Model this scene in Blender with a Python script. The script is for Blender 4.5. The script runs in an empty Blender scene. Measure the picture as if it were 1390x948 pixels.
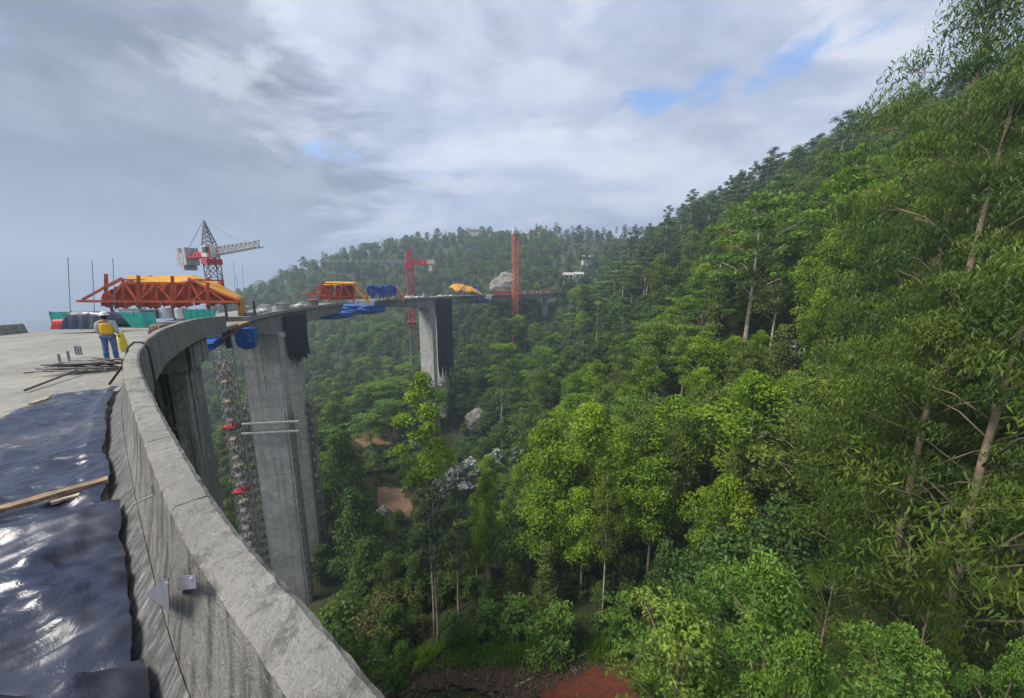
import bpy, math, random
import numpy as np
from mathutils import Vector, Matrix
R = math.radians
SC = bpy.context.scene
COL = SC.collection
# ------------------------------------------------------------------ camera
F, CX, CY, HZ = 480.0, 695.0, 474.0, 388.0
CZ = 2.4
PITCH = math.atan((CY - HZ) / F)
cam = bpy.data.cameras.new('camera')
cam.sensor_width = 36.0
cam.lens = 36.0 * F / 1390.0
cam.clip_start = 0.05
cam.clip_end = 9000
camo = bpy.data.objects.new('camera', cam)
COL.objects.link(camo)
camo.location = (0, 0, CZ)
camo.rotation_euler = (math.pi / 2 - PITCH, 0, 0)
SC.camera = camo
SC.render.engine = 'CYCLES'
SC.cycles.use_denoising = True
SC.cycles.max_bounces = 6
SC.cycles.diffuse_bounces = 3
SC.cycles.glossy_bounces = 2
SC.cycles.transmission_bounces = 3
SC.cycles.volume_bounces = 1
SC.cycles.transparent_max_bounces = 8
SC.view_settings.view_transform = 'Standard'
SC.view_settings.look = 'None'
SC.view_settings.gamma = 1.0
SC.view_settings.use_curve_mapping = False
SC.view_settings.exposure = 1.17
# ------------------------------------------------------------------ sun
TOSUN = Vector((-0.62, -0.18, 0.80)).normalized()
SUN_EL = math.asin(TOSUN.z)
SUN_AZ = math.atan2(TOSUN.x, TOSUN.y)
sl = bpy.data.lights.new('sun', 'SUN')
sl.energy = 2.9
sl.angle = R(22)
sl.color = (1.0, 0.94, 0.84)
so = bpy.data.objects.new('sun', sl)
COL.objects.link(so)
so.rotation_euler = (-TOSUN).to_track_quat('-Z', 'Y').to_euler()
so.location = TOSUN * 300
# ------------------------------------------------------------------ node helper
class NT:
    def __init__(s, tree):
        s.t = tree
        tree.nodes.clear()
    def n(s, typ, **kw):
        nd = s.t.nodes.new(typ)
        for k, v in kw.items():
            setattr(nd, k, v)
        return nd
    def l(s, a, b):
        s.t.links.new(a, b)
    def val(s, sock, v):
        if hasattr(v, 'is_linked') or isinstance(v, bpy.types.NodeSocket):
            s.l(v, sock)
        else:
            sock.default_value = v
    def math(s, op, a, b=0.0, c=None, clamp=False):
        nd = s.n('ShaderNodeMath', operation=op, use_clamp=clamp)
        s.val(nd.inputs[0], a); s.val(nd.inputs[1], b)
        if c is not None: s.val(nd.inputs[2], c)
        return nd.outputs[0]
    def vmath(s, op, a, b=(0, 0, 0)):
        nd = s.n('ShaderNodeVectorMath', operation=op)
        s.val(nd.inputs[0], a); s.val(nd.inputs[1], b)
        return nd.outputs['Value'] if op in ('DOT_PRODUCT', 'LENGTH') else nd.outputs[0]
    def mix(s, fac, a, b, typ='MIX'):
        nd = s.n('ShaderNodeMix', data_type='RGBA', blend_type=typ)
        s.val(nd.inputs[0], fac); s.val(nd.inputs[6], a if not isinstance(a, tuple) else (a + (1,))[:4])
        s.val(nd.inputs[7], b if not isinstance(b, tuple) else (b + (1,))[:4])
        return nd.outputs[2]
    def noise(s, vec, scale, detail=4, rough=0.55, dist=0.0, w=None):
        nd = s.n('ShaderNodeTexNoise')
        if vec is not None: s.l(vec, nd.inputs['Vector'])
        nd.inputs['Scale'].default_value = scale
        nd.inputs['Detail'].default_value = detail
        nd.inputs['Roughness'].default_value = rough
        nd.inputs['Distortion'].default_value = dist
        return nd.outputs[0]
    def rng(s, v, a, b, c=0.0, d=1.0, smooth=True):
        nd = s.n('ShaderNodeMapRange')
        nd.interpolation_type = 'SMOOTHSTEP' if smooth else 'LINEAR'
        s.val(nd.inputs[0], v)
        for i, x in enumerate((a, b, c, d)): s.val(nd.inputs[i + 1], x)
        return nd.outputs[0]
    def mapping(s, vec, scale=(1, 1, 1), rot=(0, 0, 0), loc=(0, 0, 0)):
        nd = s.n('ShaderNodeMapping')
        s.l(vec, nd.inputs[0])
        nd.inputs['Scale'].default_value = scale
        nd.inputs['Rotation'].default_value = rot
        nd.inputs['Location'].default_value = loc
        return nd.outputs[0]
# ------------------------------------------------------------------ world: Nishita sky under broken cloud
W = bpy.data.worlds.new('World')
SC.world = W
W.use_nodes = True
w = NT(W.node_tree)
tc = w.n('ShaderNodeTexCoord')
D = tc.outputs['Generated']
sky = w.n('ShaderNodeTexSky', sky_type='NISHITA')
sky.sun_disc = False
sky.sun_elevation = SUN_EL
sky.sun_rotation = SUN_AZ
sky.altitude = 1800
skyc = w.mix(1.0, sky.outputs[0], (1.0, 1.2, 1.4), 'MULTIPLY')
sep = w.n('ShaderNodeSeparateXYZ'); w.l(D, sep.inputs[0])
dz = w.math('MAXIMUM', sep.outputs[2], 0.0)
den = w.math('ADD', dz, 0.30)
cmb = w.n('ShaderNodeCombineXYZ')
w.l(w.math('DIVIDE', sep.outputs[0], den), cmb.inputs[0])
w.l(w.math('DIVIDE', sep.outputs[1], den), cmb.inputs[1])
P = cmb.outputs[0]
n1 = w.noise(w.mapping(P, (0.75, 1.25, 1), (0, 0, R(-12)), (1.7, 0.4, 0)), 1.0, 6, 0.5, 0.35)
n2 = w.noise(w.mapping(P, (0.8, 1.5, 1), (0, 0, R(-10)), (7.1, 3.2, 2)), 1.7, 9, 0.6, 0.45)
n3 = w.noise(w.mapping(P, (0.35, 0.45, 1), (0, 0, 0), (4.4, 9.2, 5)), 1.0, 4, 0.5, 0.2)
puff = w.noise(w.mapping(D, (1.0, 1.0, 2.1), (0, 0, 0), (3.3, 1.9, 0.7)), 3.4, 9, 0.58, 0.25)
# cloud lit colour, greyer underside patches, heavier and darker to the left
lit = w.mix(w.rng(n2, 0.40, 0.66), (2.65, 3.0, 3.95), (4.0, 4.25, 4.9))
dark = w.mix(w.rng(puff, 0.34, 0.64), (0.72, 0.88, 1.25), (1.5, 1.72, 2.2))
left = w.rng(w.math('ADD', sep.outputs[0], w.math('MULTIPLY', w.math('SUBTRACT', n2, 0.5), 1.0)), -0.27, -0.52)
pat = w.rng(n3, 0.5, 0.75, 0.0, 0.45)
heavy = w.math('MAXIMUM', left, pat, clamp=True)
cloud = w.mix(heavy, lit, dark)
cloud = w.mix(w.math('MULTIPLY', w.math('MULTIPLY', w.rng(puff, 0.52, 0.68), w.math('SUBTRACT', 1.0, w.math('MULTIPLY', left, 0.85))), 0.85), cloud, (4.1, 4.25, 4.6))
cloud = w.mix(w.math('MULTIPLY', w.rng(puff, 0.48, 0.30), 0.55), cloud, (1.5, 1.75, 2.5))
# gaps of blue: along two oblique streaks of the pattern noise
n5 = w.noise(w.mapping(D, (1.0, 1.0, 1.9), (0, 0, 0), (8.1, 2.2, 4.4)), 8.5, 8, 0.62, 0.5)
def spot(px, py, sx, sy, ang):
    x, y = (px - CX), (CY - py)
    v = Matrix.Rotation(-PITCH, 3, 'X') @ Vector((x, F, y))
    v.normalize()
    right = v.cross(Vector((0, 0, 1))).normalized(); up = right.cross(v)
    ca, sa = math.cos(ang), math.sin(ang)
    a1 = (right * ca + up * sa) / sx; a2 = (up * ca - right * sa) / sy
    d = w.vmath('SUBTRACT', D, tuple(v))
    q = w.math('ADD', w.math('POWER', w.math('ABSOLUTE', w.vmath('DOT_PRODUCT', d, tuple(a1))), 2.0),
               w.math('POWER', w.math('ABSOLUTE', w.vmath('DOT_PRODUCT', d, tuple(a2))), 2.0))
    return w.rng(w.math('ADD', q, w.math('MULTIPLY', w.math('ADD', w.math('MULTIPLY', w.math('SUBTRACT', n2, 0.5), 0.5), w.math('SUBTRACT', n5, 0.5)), 7.5)), 1.3, -1.0)
gap = w.rng(n1, 0.34, 0.24)
for a in ((452, 207, .065, .022, 0.0), (1045, 92, .19, .028, R(9)), (880, 140, .085, .03, R(4)), (985, 108, .06, .028, 0)):
    gap = w.math('MAXIMUM', gap, spot(*a))
for a in ((330, 115, .13, .07, R(-20)), (720, 195, .26, .035, R(5)), (640, 250, .2, .02, 0)):
    cloud = w.mix(w.math('MULTIPLY', spot(*a), 0.55), cloud, (4.1, 4.25, 4.55))
full = w.mix(w.math('MULTIPLY', gap, 0.85), cloud, skyc)
low = w.rng(sep.outputs[2], 0.16, -0.02)
full = w.mix(w.math('MULTIPLY', low, 0.75), full, w.mix(left, (2.3, 2.62, 3.45), (1.05, 1.2, 1.52)))
bg = w.n('ShaderNodeBackground')
w.l(full, bg.inputs[0]); bg.inputs[1].default_value = 0.1
wo = w.n('ShaderNodeOutputWorld'); w.l(bg.outputs[0], wo.inputs[0])
# ------------------------------------------------------------------ materials
MATS = {}
def newmat(name):
    m = bpy.data.materials.new(name); m.use_nodes = True
    MATS[name] = m
    t = NT(m.node_tree)
    out = t.n('ShaderNodeOutputMaterial')
    return m, t, out
def bsdf(t, out, col, rough=0.7, spec=0.3, metal=0.0, bump=None, bstr=0.3, bdist=0.02):
    b = t.n('ShaderNodeBsdfPrincipled')
    t.val(b.inputs['Base Color'], col if not isinstance(col, tuple) else (col + (1,))[:4])
    t.val(b.inputs['Roughness'], rough)
    b.inputs['Specular IOR Level'].default_value = spec
    b.inputs['Metallic'].default_value = metal
    if bump is not None:
        bn = t.n('ShaderNodeBump'); bn.inputs['Strength'].default_value = bstr; bn.inputs['Distance'].default_value = bdist
        t.l(bump, bn.inputs['Height']); t.l(bn.outputs[0], b.inputs['Normal'])
    t.l(b.outputs[0], out.inputs[0])
    return b
def concrete(name, base, stain=0.5, streak=0.6, scale=1.0, fine=22.0, warm=(0.34, 0.31, 0.24), bstr=0.35, stain_col=(0.05, 0.05, 0.052)):
    m, t, out = newmat(name)
    g = t.n('ShaderNodeNewGeometry'); p = g.outputs['Position']
    nz = t.math('ABSOLUTE', t.vmath('DOT_PRODUCT', g.outputs['True Normal'], (0, 0, 1)))
    vert = t.rng(nz, 0.7, 0.3)
    a = t.noise(p, 0.9 * scale, 6, 0.62, 0.4)
    b = t.noise(t.mapping(p, (6, 6, 0.16)), 1.1 * scale, 6, 0.65, 0.2)
    c = t.noise(p, fine * scale, 5, 0.7)
    d = t.noise(p, 4.5 * scale, 6, 0.68, 0.6)
    col = t.mix(t.rng(a, 0.35, 0.7), tuple(x * 0.82 for x in base), tuple(min(1, x * 1.18) for x in base))
    col = t.mix(t.math('MULTIPLY', t.rng(t.noise(p, 0.6 * scale, 3), 0.56, 0.72), 0.5), col, warm)
    col = t.mix(t.math('MULTIPLY', t.rng(d, 0.5, 0.66), stain), col, tuple(x * 0.42 for x in base))
    col = t.mix(t.math('MULTIPLY', t.math('MULTIPLY', t.rng(b, 0.47, 0.64), vert), streak), col, stain_col)
    col = t.mix(t.math('MULTIPLY', t.rng(c, 0.5, 0.68), 0.5), col, tuple(x * 0.45 for x in base))
    col = t.mix(t.math('MULTIPLY', t.rng(t.noise(p, fine * scale * 0.45, 6, 0.7, 0.3), 0.54, 0.66), 0.45), col, tuple(min(1, x * 1.5) for x in base))
    h = t.math('ADD', t.math('ADD', t.math('MULTIPLY', c, 0.7), t.math('MULTIPLY', d, 0.3)), t.math('MULTIPLY', t.noise(p, fine * scale * 3.1, 3, 0.7), 0.35))
    bsdf(t, out, col, 0.85, 0.25, bump=h, bstr=bstr, bdist=0.03)
    return m
concrete('parapet_concrete', (0.25, 0.243, 0.22), 0.85, 0.8, 1.0, 30, bstr=0.9)
concrete('skirt_concrete', (0.17, 0.17, 0.17), 0.8, 0.5, 1.4, 20, bstr=0.8)
concrete('deck_concrete', (0.235, 0.228, 0.205), 0.4, 0.2, 0.5, 12)
concrete('pier_concrete', (0.41, 0.40, 0.38), 0.35, 0.35, 0.25, 5)
concrete('weathered_concrete', (0.24, 0.235, 0.22), 0.7, 0.98, 0.33, 6, stain_col=(0.012, 0.012, 0.015))
concrete('girder_concrete', (0.26, 0.255, 0.25), 0.4, 0.4, 0.3, 6)
m, t, out = newmat('kerb_render')
p = t.n('ShaderNodeNewGeometry').outputs['Position']
a = t.noise(t.mapping(p, (26, 3.2, 12), (0, 0, R(38))), 1.0, 5, 0.6, 0.5); b = t.noise(p, 5, 6, 0.65, 0.4); c = t.noise(p, 45, 4, 0.7)
col = t.mix(t.rng(a, 0.42, 0.62), (0.085, 0.085, 0.088), (0.17, 0.17, 0.168))
col = t.mix(t.rng(t.math('MULTIPLY', a, b), 0.30, 0.40), col, (0.30, 0.295, 0.28))
col = t.mix(t.math('MULTIPLY', t.rng(b, 0.52, 0.66), 0.6), col, (0.05, 0.05, 0.052))
bsdf(t, out, col, 0.85, 0.25, bump=t.math('ADD', t.math('MULTIPLY', a, 1.0), t.math('MULTIPLY', c, 0.4)), bstr=0.9, bdist=0.03)
def plain(name, col, rough=0.6, spec=0.4, metal=0.0, var=0.25, scale=3.0, bstr=0.15, dirt=None):
    m, t, out = newmat(name)
    tcn = t.n('ShaderNodeTexCoord'); p = tcn.outputs['Object']
    a = t.noise(p, scale, 5, 0.6)
    c = t.mix(t.rng(a, 0.3, 0.7), tuple(x * (1 - var) for x in col), tuple(min(1, x * (1 + var)) for x in col))
    if dirt: c = t.mix(t.math('MULTIPLY', t.rng(t.noise(p, scale * 2.3, 6, 0.7), 0.52, 0.68), 0.7), c, dirt)
    bsdf(t, out, c, rough, spec, metal, bump=a, bstr=bstr)
    return m
def sheet(name, col, rough=0.35, spec=0.5, scale=1.0, bstr=0.6, dust=None, transl=0.0):
    m, t, out = newmat(name)
    tcn = t.n('ShaderNodeNewGeometry'); p = tcn.outputs['Position']
    a = t.noise(t.mapping(p, (1, 1, 1)), 3.2 * scale, 5, 0.6, 1.4)
    b = t.noise(p, 11 * scale, 4, 0.6, 2.0)
    h = t.math('ADD', t.math('ABSOLUTE', t.math('SUBTRACT', a, 0.5)), t.math('MULTIPLY', t.math('ABSOLUTE', t.math('SUBTRACT', b, 0.5)), 0.35))
    c = t.mix(t.rng(a, 0.3, 0.7), tuple(x * 0.8 for x in col), tuple(min(1, x * 1.2) for x in col))
    r = rough
    if dust:
        d = t.rng(t.noise(p, 0.9 * scale, 5, 0.62, 0.5), 0.48, 0.72)
        c = t.mix(t.math('MULTIPLY', d, 0.55), c, dust)
        r = t.math('ADD', t.math('MULTIPLY', d, 0.25), rough)
    bs = bsdf(t, out, c, r, spec, bump=h, bstr=bstr, bdist=0.06)
    if transl:
        tr = t.n('ShaderNodeBsdfTranslucent'); t.val(tr.inputs[0], col + (1,))
        mx = t.n('ShaderNodeMixShader'); mx.inputs[0].default_value = transl
        t.l(bs.outputs[0], mx.inputs[1]); t.l(tr.outputs[0], mx.inputs[2]); t.l(mx.outputs[0], out.inputs[0])
    return m
sheet('navy_plastic', (0.016, 0.023, 0.050), 0.30, 0.65, 0.7, 0.28, dust=(0.07, 0.078, 0.10))
sheet('dark_net', (0.017, 0.016, 0.026), 0.8, 0.2, 0.25, 0.6)
sheet('orange_tarp', (0.50, 0.085, 0.010), 0.6, 0.3, 0.5, 0.5, transl=0.3)
sheet('yellow_tarp', (0.66, 0.32, 0.010), 0.55, 0.35, 0.4, 0.5, transl=0.25)
sheet('blue_tarp', (0.014, 0.13, 0.50), 0.5, 0.4, 0.5, 0.7, transl=0.15)
sheet('teal_net', (0.03, 0.34, 0.29), 0.7, 0.3, 0.6, 0.5, transl=0.25)
sheet('red_tarp', (0.55, 0.05, 0.035), 0.5, 0.4, 1.0, 0.5)
plain('orange_steel', (0.56, 0.09, 0.022), 0.6, 0.3, var=0.35, scale=1.3, dirt=(0.22, 0.07, 0.035))
plain('red_steel', (0.52, 0.035, 0.045), 0.5, 0.4, dirt=(0.25, 0.05, 0.04))
plain('faded_red_steel', (0.55, 0.15, 0.07), 0.55, 0.35, dirt=(0.5, 0.28, 0.2))
plain('grey_steel', (0.28, 0.28, 0.285), 0.5, 0.4, dirt=(0.12, 0.10, 0.09))
plain('pale_steel', (0.40, 0.40, 0.40), 0.5, 0.4, dirt=(0.24, 0.22, 0.21))
plain('scaffold_steel', (0.23, 0.22, 0.205), 0.7, 0.3, dirt=(0.08, 0.065, 0.05))
plain('dark_steel', (0.06, 0.055, 0.055), 0.6, 0.4, dirt=(0.14, 0.08, 0.05))
plain('zinc_plate', (0.20, 0.21, 0.25), 0.45, 0.5, 0.2, var=0.12)
plain('white_paint', (0.60, 0.60, 0.58), 0.5, 0.4, var=0.08, dirt=(0.36, 0.35, 0.33))
plain('black_rubber', (0.02, 0.02, 0.021), 0.6, 0.4)
plain('timber', (0.26, 0.19, 0.12), 0.8, 0.2, var=0.35, scale=6, dirt=(0.10, 0.07, 0.045))
plain('pale_timber', (0.40, 0.34, 0.25), 0.8, 0.2, var=0.3, scale=6)
plain('plywood_brown', (0.20, 0.14, 0.10), 0.8, 0.2, var=0.4)
plain('dirt_brown', (0.12, 0.08, 0.055), 0.95, 0.1, var=0.4)
plain('window_glass', (0.03, 0.035, 0.045), 0.12, 0.6, var=0.1)
plain('clay_roof', (0.30, 0.13, 0.09), 0.85, 0.2)
plain('grey_roof', (0.42, 0.42, 0.42), 0.6, 0.3)
plain('vest_yellow', (0.78, 0.45, 0.02), 0.7, 0.2, var=0.1)
plain('shirt_grey', (0.48, 0.50, 0.53), 0.85, 0.1, var=0.1)
plain('denim', (0.10, 0.14, 0.28), 0.9, 0.1, var=0.2)
plain('boot_blue', (0.05, 0.13, 0.22), 0.6, 0.3, var=0.2)
plain('skin', (0.30, 0.17, 0.11), 0.6, 0.3, var=0.1)
plain('hair', (0.015, 0.012, 0.01), 0.7, 0.3)
plain('bag_yellow', (0.62, 0.50, 0.05), 0.6, 0.3)
plain('rock', (0.22, 0.205, 0.175), 0.95, 0.1, var=0.4, scale=0.5, dirt=(0.14, 0.13, 0.10))
plain('bark_pale', (0.36, 0.32, 0.25), 0.9, 0.1, var=0.4, scale=1.2, dirt=(0.17, 0.12, 0.085))
plain('bark_dark', (0.13, 0.10, 0.075), 0.9, 0.1, var=0.4, scale=1.2)
plain('bark_brown', (0.22, 0.17, 0.12), 0.9, 0.1, var=0.4, scale=1.2)
def leafmat(name, c1, c2, tip, transl=0.34):
    m, t, out = newmat(name)
    oi = t.n('ShaderNodeObjectInfo')
    at_ = t.n('ShaderNodeAttribute'); at_.attribute_name = 'tint'
    c = t.mix(oi.outputs['Random'], c1, c2)
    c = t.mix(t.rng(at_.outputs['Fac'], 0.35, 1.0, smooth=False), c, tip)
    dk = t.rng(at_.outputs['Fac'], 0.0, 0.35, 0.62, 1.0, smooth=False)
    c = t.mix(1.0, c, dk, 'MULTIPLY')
    b = t.n('ShaderNodeBsdfPrincipled'); t.l(c, b.inputs['Base Color'])
    b.inputs['Roughness'].default_value = 0.5; b.inputs['Specular IOR Level'].default_value = 0.25
    tr = t.n('ShaderNodeBsdfTranslucent')
    t.l(t.mix(1.0, c, (1.1, 1.25, 0.5), 'MULTIPLY'), tr.inputs[0])
    mx = t.n('ShaderNodeMixShader'); mx.inputs[0].default_value = transl
    t.l(b.outputs[0], mx.inputs[1]); t.l(tr.outputs[0], mx.inputs[2]); t.l(mx.outputs[0], out.inputs[0])
    return m
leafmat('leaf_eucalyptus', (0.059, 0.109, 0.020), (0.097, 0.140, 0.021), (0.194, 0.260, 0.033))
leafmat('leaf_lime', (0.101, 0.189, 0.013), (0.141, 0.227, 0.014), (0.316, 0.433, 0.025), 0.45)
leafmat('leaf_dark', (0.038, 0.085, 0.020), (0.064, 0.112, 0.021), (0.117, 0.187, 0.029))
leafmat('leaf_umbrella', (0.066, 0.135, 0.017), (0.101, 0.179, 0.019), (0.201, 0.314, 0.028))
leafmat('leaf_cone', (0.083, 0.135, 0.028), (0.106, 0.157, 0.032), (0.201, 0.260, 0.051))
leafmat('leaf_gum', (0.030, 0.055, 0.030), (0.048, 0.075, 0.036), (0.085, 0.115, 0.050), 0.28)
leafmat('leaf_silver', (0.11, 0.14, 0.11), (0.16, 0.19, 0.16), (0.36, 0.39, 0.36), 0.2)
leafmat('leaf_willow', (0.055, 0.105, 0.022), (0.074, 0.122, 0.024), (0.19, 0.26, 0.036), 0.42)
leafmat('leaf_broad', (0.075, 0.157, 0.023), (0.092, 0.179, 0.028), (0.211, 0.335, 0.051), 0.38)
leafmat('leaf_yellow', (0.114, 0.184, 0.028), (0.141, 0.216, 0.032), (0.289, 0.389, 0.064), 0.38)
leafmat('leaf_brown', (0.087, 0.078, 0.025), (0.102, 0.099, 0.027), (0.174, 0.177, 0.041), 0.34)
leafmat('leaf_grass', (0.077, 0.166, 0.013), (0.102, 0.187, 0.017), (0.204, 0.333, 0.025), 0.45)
# ------------------------------------------------------------------ mesh helpers
def tag(o, label=None, cat=None, group=None, kind=None):
    if label: o['label'] = label
    if cat: o['category'] = cat
    if group: o['group'] = group
    if kind: o['kind'] = kind
    return o
def link(o, parent=None):
    COL.objects.link(o)
    if parent is not None: o.parent = parent
    return o
def empty(name, loc=(0, 0, 0), rz=0.0):
    o = bpy.data.objects.new(name, None); o.empty_display_size = 0.3
    COL.objects.link(o); o.location = loc; o.rotation_euler = (0, 0, rz)
    return o
class MB:
    """collects shapes in world coordinates; build() makes one mesh object"""
    def __init__(s): s.v = []; s.f = []
    def add(s, verts, faces):
        k = len(s.v); s.v.extend([tuple(p) for p in verts]); s.f.extend([tuple(i + k for i in f) for f in faces])
    def hexa(s, b, t):
        s.add(list(b) + list(t), [(3, 2, 1, 0), (4, 5, 6, 7), (0, 1, 5, 4), (1, 2, 6, 5), (2, 3, 7, 6), (3, 0, 4, 7)])
    def box(s, c, size, rz=0.0):
        c = Vector(c); x, y, z = [k / 2 for k in size]
        ca, sa = math.cos(rz), math.sin(rz)
        def p(a, b, d): return (c.x + a * ca - b * sa, c.y + a * sa + b * ca, c.z + d)
        s.hexa([p(-x, -y, -z), p(x, -y, -z), p(x, y, -z), p(-x, y, -z)], [p(-x, -y, z), p(x, -y, z), p(x, y, z), p(-x, y, z)])
    def bar(s, a, b, r, n=4, r2=None):
        a = Vector(a); b = Vector(b); d = (b - a)
        if d.length < 1e-6: return
        d.normalize(); r2 = r if r2 is None else r2
        u = d.orthogonal().normalized() if abs(d.z) > 0.98 else d.cross(Vector((0, 0, 1))).normalized()
        w_ = d.cross(u)
        o = math.pi / n
        vs = [a + (u * math.cos(o + 2 * math.pi * i / n) + w_ * math.sin(o + 2 * math.pi * i / n)) * r for i in range(n)]
        vs += [b + (u * math.cos(o + 2 * math.pi * i / n) + w_ * math.sin(o + 2 * math.pi * i / n)) * r2 for i in range(n)]
        fs = [(i, (i + 1) % n, n + (i + 1) % n, n + i) for i in range(n)] + [tuple(range(n - 1, -1, -1)), tuple(range(n, 2 * n))]
        s.add(vs, fs)
    def tube(s, pts, rad, n=6):
        pts = [Vector(p) for p in pts]
        if not hasattr(rad, '__len__'): rad = [rad] * len(pts)
        rings = []
        u = None
        for i, p in enumerate(pts):
            d = (pts[min(i + 1, len(pts) - 1)] - pts[max(i - 1, 0)]).normalized()
            if u is None: u = d.orthogonal().normalized()
            u = (u - d * u.dot(d)).normalized(); w_ = d.cross(u)
            rings.append([p + (u * math.cos(2 * math.pi * j / n) + w_ * math.sin(2 * math.pi * j / n)) * rad[i] for j in range(n)])
        vs = [q for r_ in rings for q in r_]
        fs = []
        for i in range(len(pts) - 1):
            for j in range(n):
                fs.append((i * n + j, i * n + (j + 1) % n, (i + 1) * n + (j + 1) % n, (i + 1) * n + j))
        fs += [tuple(range(n - 1, -1, -1)), tuple((len(pts) - 1) * n + j for j in range(n))]
        s.add(vs, fs)
    def grid(s, pts):
        """pts: rows of points"""
        m, n = len(pts), len(pts[0])
        s.add([p for r_ in pts for p in r_], [(i * n + j, i * n + j + 1, (i + 1) * n + j + 1, (i + 1) * n + j) for i in range(m - 1) for j in range(n - 1)])
    def ball(s, c, r, nu=12, nv=8, sq=(1, 1, 1), jit=0.0, rng=None):
        c = Vector(c); vs = []; fs = []
        for i in range(nv + 1):
            th = math.pi * i / nv
            for j in range(nu):
                ph = 2 * math.pi * j / nu
                k = 1 + (rng.uniform(-jit, jit) if rng else 0)
                vs.append((c.x + r * k * sq[0] * math.sin(th) * math.cos(ph), c.y + r * k * sq[1] * math.sin(th) * math.sin(ph), c.z + r * k * sq[2] * math.cos(th)))
        for i in range(nv):
            for j in range(nu):
                fs.append((i * nu + j, (i + 1) * nu + j, (i + 1) * nu + (j + 1) % nu, i * nu + (j + 1) % nu))
        s.add(vs, fs)
    def build(s, name, mat, parent=None, smooth=False, origin=None):
        if origin is None:
            if parent is not None and parent.type == 'EMPTY': origin = parent.location
            else: origin = Vector((0, 0, 0))
        # vertices are stored relative to the origin; parents are unrotated in world-built things
        me = bpy.data.meshes.new(name)
        ox, oy, oz = origin
        me.from_pydata([(x - ox, y - oy, z - oz) for x, y, z in s.v], [], s.f)
        if smooth: me.polygons.foreach_set('use_smooth', [True] * len(me.polygons))
        me.materials.append(MATS[mat]); me.update()
        o = bpy.data.objects.new(name, me)
        COL.objects.link(o)
        if parent is not None:
            o.parent = parent
            wp = Vector((0, 0, 0)); q = parent
            while q is not None: wp += Vector(q.location); q = q.parent
            o.location = Vector(origin) - wp
        else:
            o.location = origin
        return o
_c, _s = math.cos(PITCH), math.sin(PITCH)
def at(px, py, Y):
    """world point on the sight line of a photograph pixel at forward distance Y"""
    dx, dy = px - CX, py - CY
    fw, dn = F * _c - dy * _s, dy * _c + F * _s
    k = Y / fw
    return Vector((dx * k, Y, CZ - dn * k))
def atz(px, py, z):
    dx, dy = px - CX, py - CY
    fw, dn = F * _c - dy * _s, dy * _c + F * _s
    k = (CZ - z) / dn
    return Vector((dx * k, fw * k, z))
def on_plane(px, py, A, B):
    """point of the sight line on the vertical plane through A and B"""
    d = at(px, py, 1.0) - Vector((0, 0, CZ))
    n = Vector((B.y - A.y, -(B.x - A.x), 0))
    o = Vector((0, 0, CZ))
    k = (A - o).dot(n) / d.dot(n)
    return o + d * k
def project(p):
    x, y, z = p[0], p[1], p[2] - CZ
    fw = y * _c - z * _s; up = y * _s + z * _c
    return CX + F * x / fw, CY - F * up / fw, fw
rnd = random.Random(7)
# value noise for shapes (numpy)
def vnoise(x, y, seed=0):
    x = np.asarray(x, float); y = np.asarray(y, float)
    xi, yi = np.floor(x), np.floor(y); fx, fy = x - xi, y - yi
    fx = fx * fx * (3 - 2 * fx); fy = fy * fy * (3 - 2 * fy)
    def h(a, b):
        v = np.sin(a * 127.1 + b * 311.7 + seed * 74.7) * 43758.5453
        return v - np.floor(v)
    return (h(xi, yi) * (1 - fx) + h(xi + 1, yi) * fx) * (1 - fy) + (h(xi, yi + 1) * (1 - fx) + h(xi + 1, yi + 1) * fx) * fy
def fbm(x, y, seed=0, o=4):
    t = 0; a = 0.5
    for i in range(o):
        t = t + a * vnoise(np.asarray(x) * 2 ** i, np.asarray(y) * 2 ** i, seed + i * 13); a *= 0.5
    return t
# ------------------------------------------------------------------ terrain
TP = np.array([
    (0, -5, -27), (0, 12, -31), (8, 27, -34), (-4, 30, -37), (-15, 34, -46), (-26, 45, -56), (-24, 24, -46), (-45, 20, -58), (-12, 5, -30),
    (12, 12, -29), (26, 18, -23), (22, 34, -29), (40, 34, -14), (60, 40, 2), (40, 57, -13), (20, 55, -32), (5, 50, -42), (-12, 60, -55),
    (-40, 64, -66), (-38, 72, -66), (-32, 90, -62), (-28, 125, -58), (-10, 100, -52), (0, 120, -46), (-10, 170, -42), (10, 215, -28), (22, 235, -21), (50, 262, -6),
    (30, 90, -24), (30, 130, -26), (60, 80, 2), (60, 140, 0), (90, 100, 21), (125, 150, 38), (97, 220, 26), (70, 200, 6), (200, 150, 68), (120, 60, 28), (180, 240, 55), (260, 380, 65),
    (-50, 115, -52), (-70, 70, -68), (-80, 180, -56), (-117, 230, -47), (-60, 250, -30), (0, 300, 2), (-70, 330, -2), (-70, 450, 54), (0, 440, 52), (70, 430, 52), (144, 420, 50),
    (-200, 380, 16), (-140, 320, -12), (-232, 350, -8), (-262, 330, -24), (-310, 320, -50), (-130, 420, 38), (-120, 100, -76), (-250, 150, -95), (-200, 260, -62),
    (60, 330, 18), (110, 330, 26), (-400, 350, -90), (-450, 100, -115), (-300, -50, -100), (0, 700, 30), (-300, 700, -60), (300, 700, 60), (400, 300, 85), (300, 0, 85), (150, -60, 20), (0, -100, -10), (-150, -100, -60),
    (-1500, 0, -180), (-1500, 1500, -180), (0, 2500, -120), (-3000, -1000, -200), (1500, 1500, 40), (1500, -500, 60), (0, -1500, -60), (3000, 3000, 0), (-3000, 3000, -220), (3000, -1500, 0)], float)
def _phi(r2): return np.where(r2 > 1e-9, 0.5 * r2 * np.log(r2 + 1e-12), 0.0)
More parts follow.
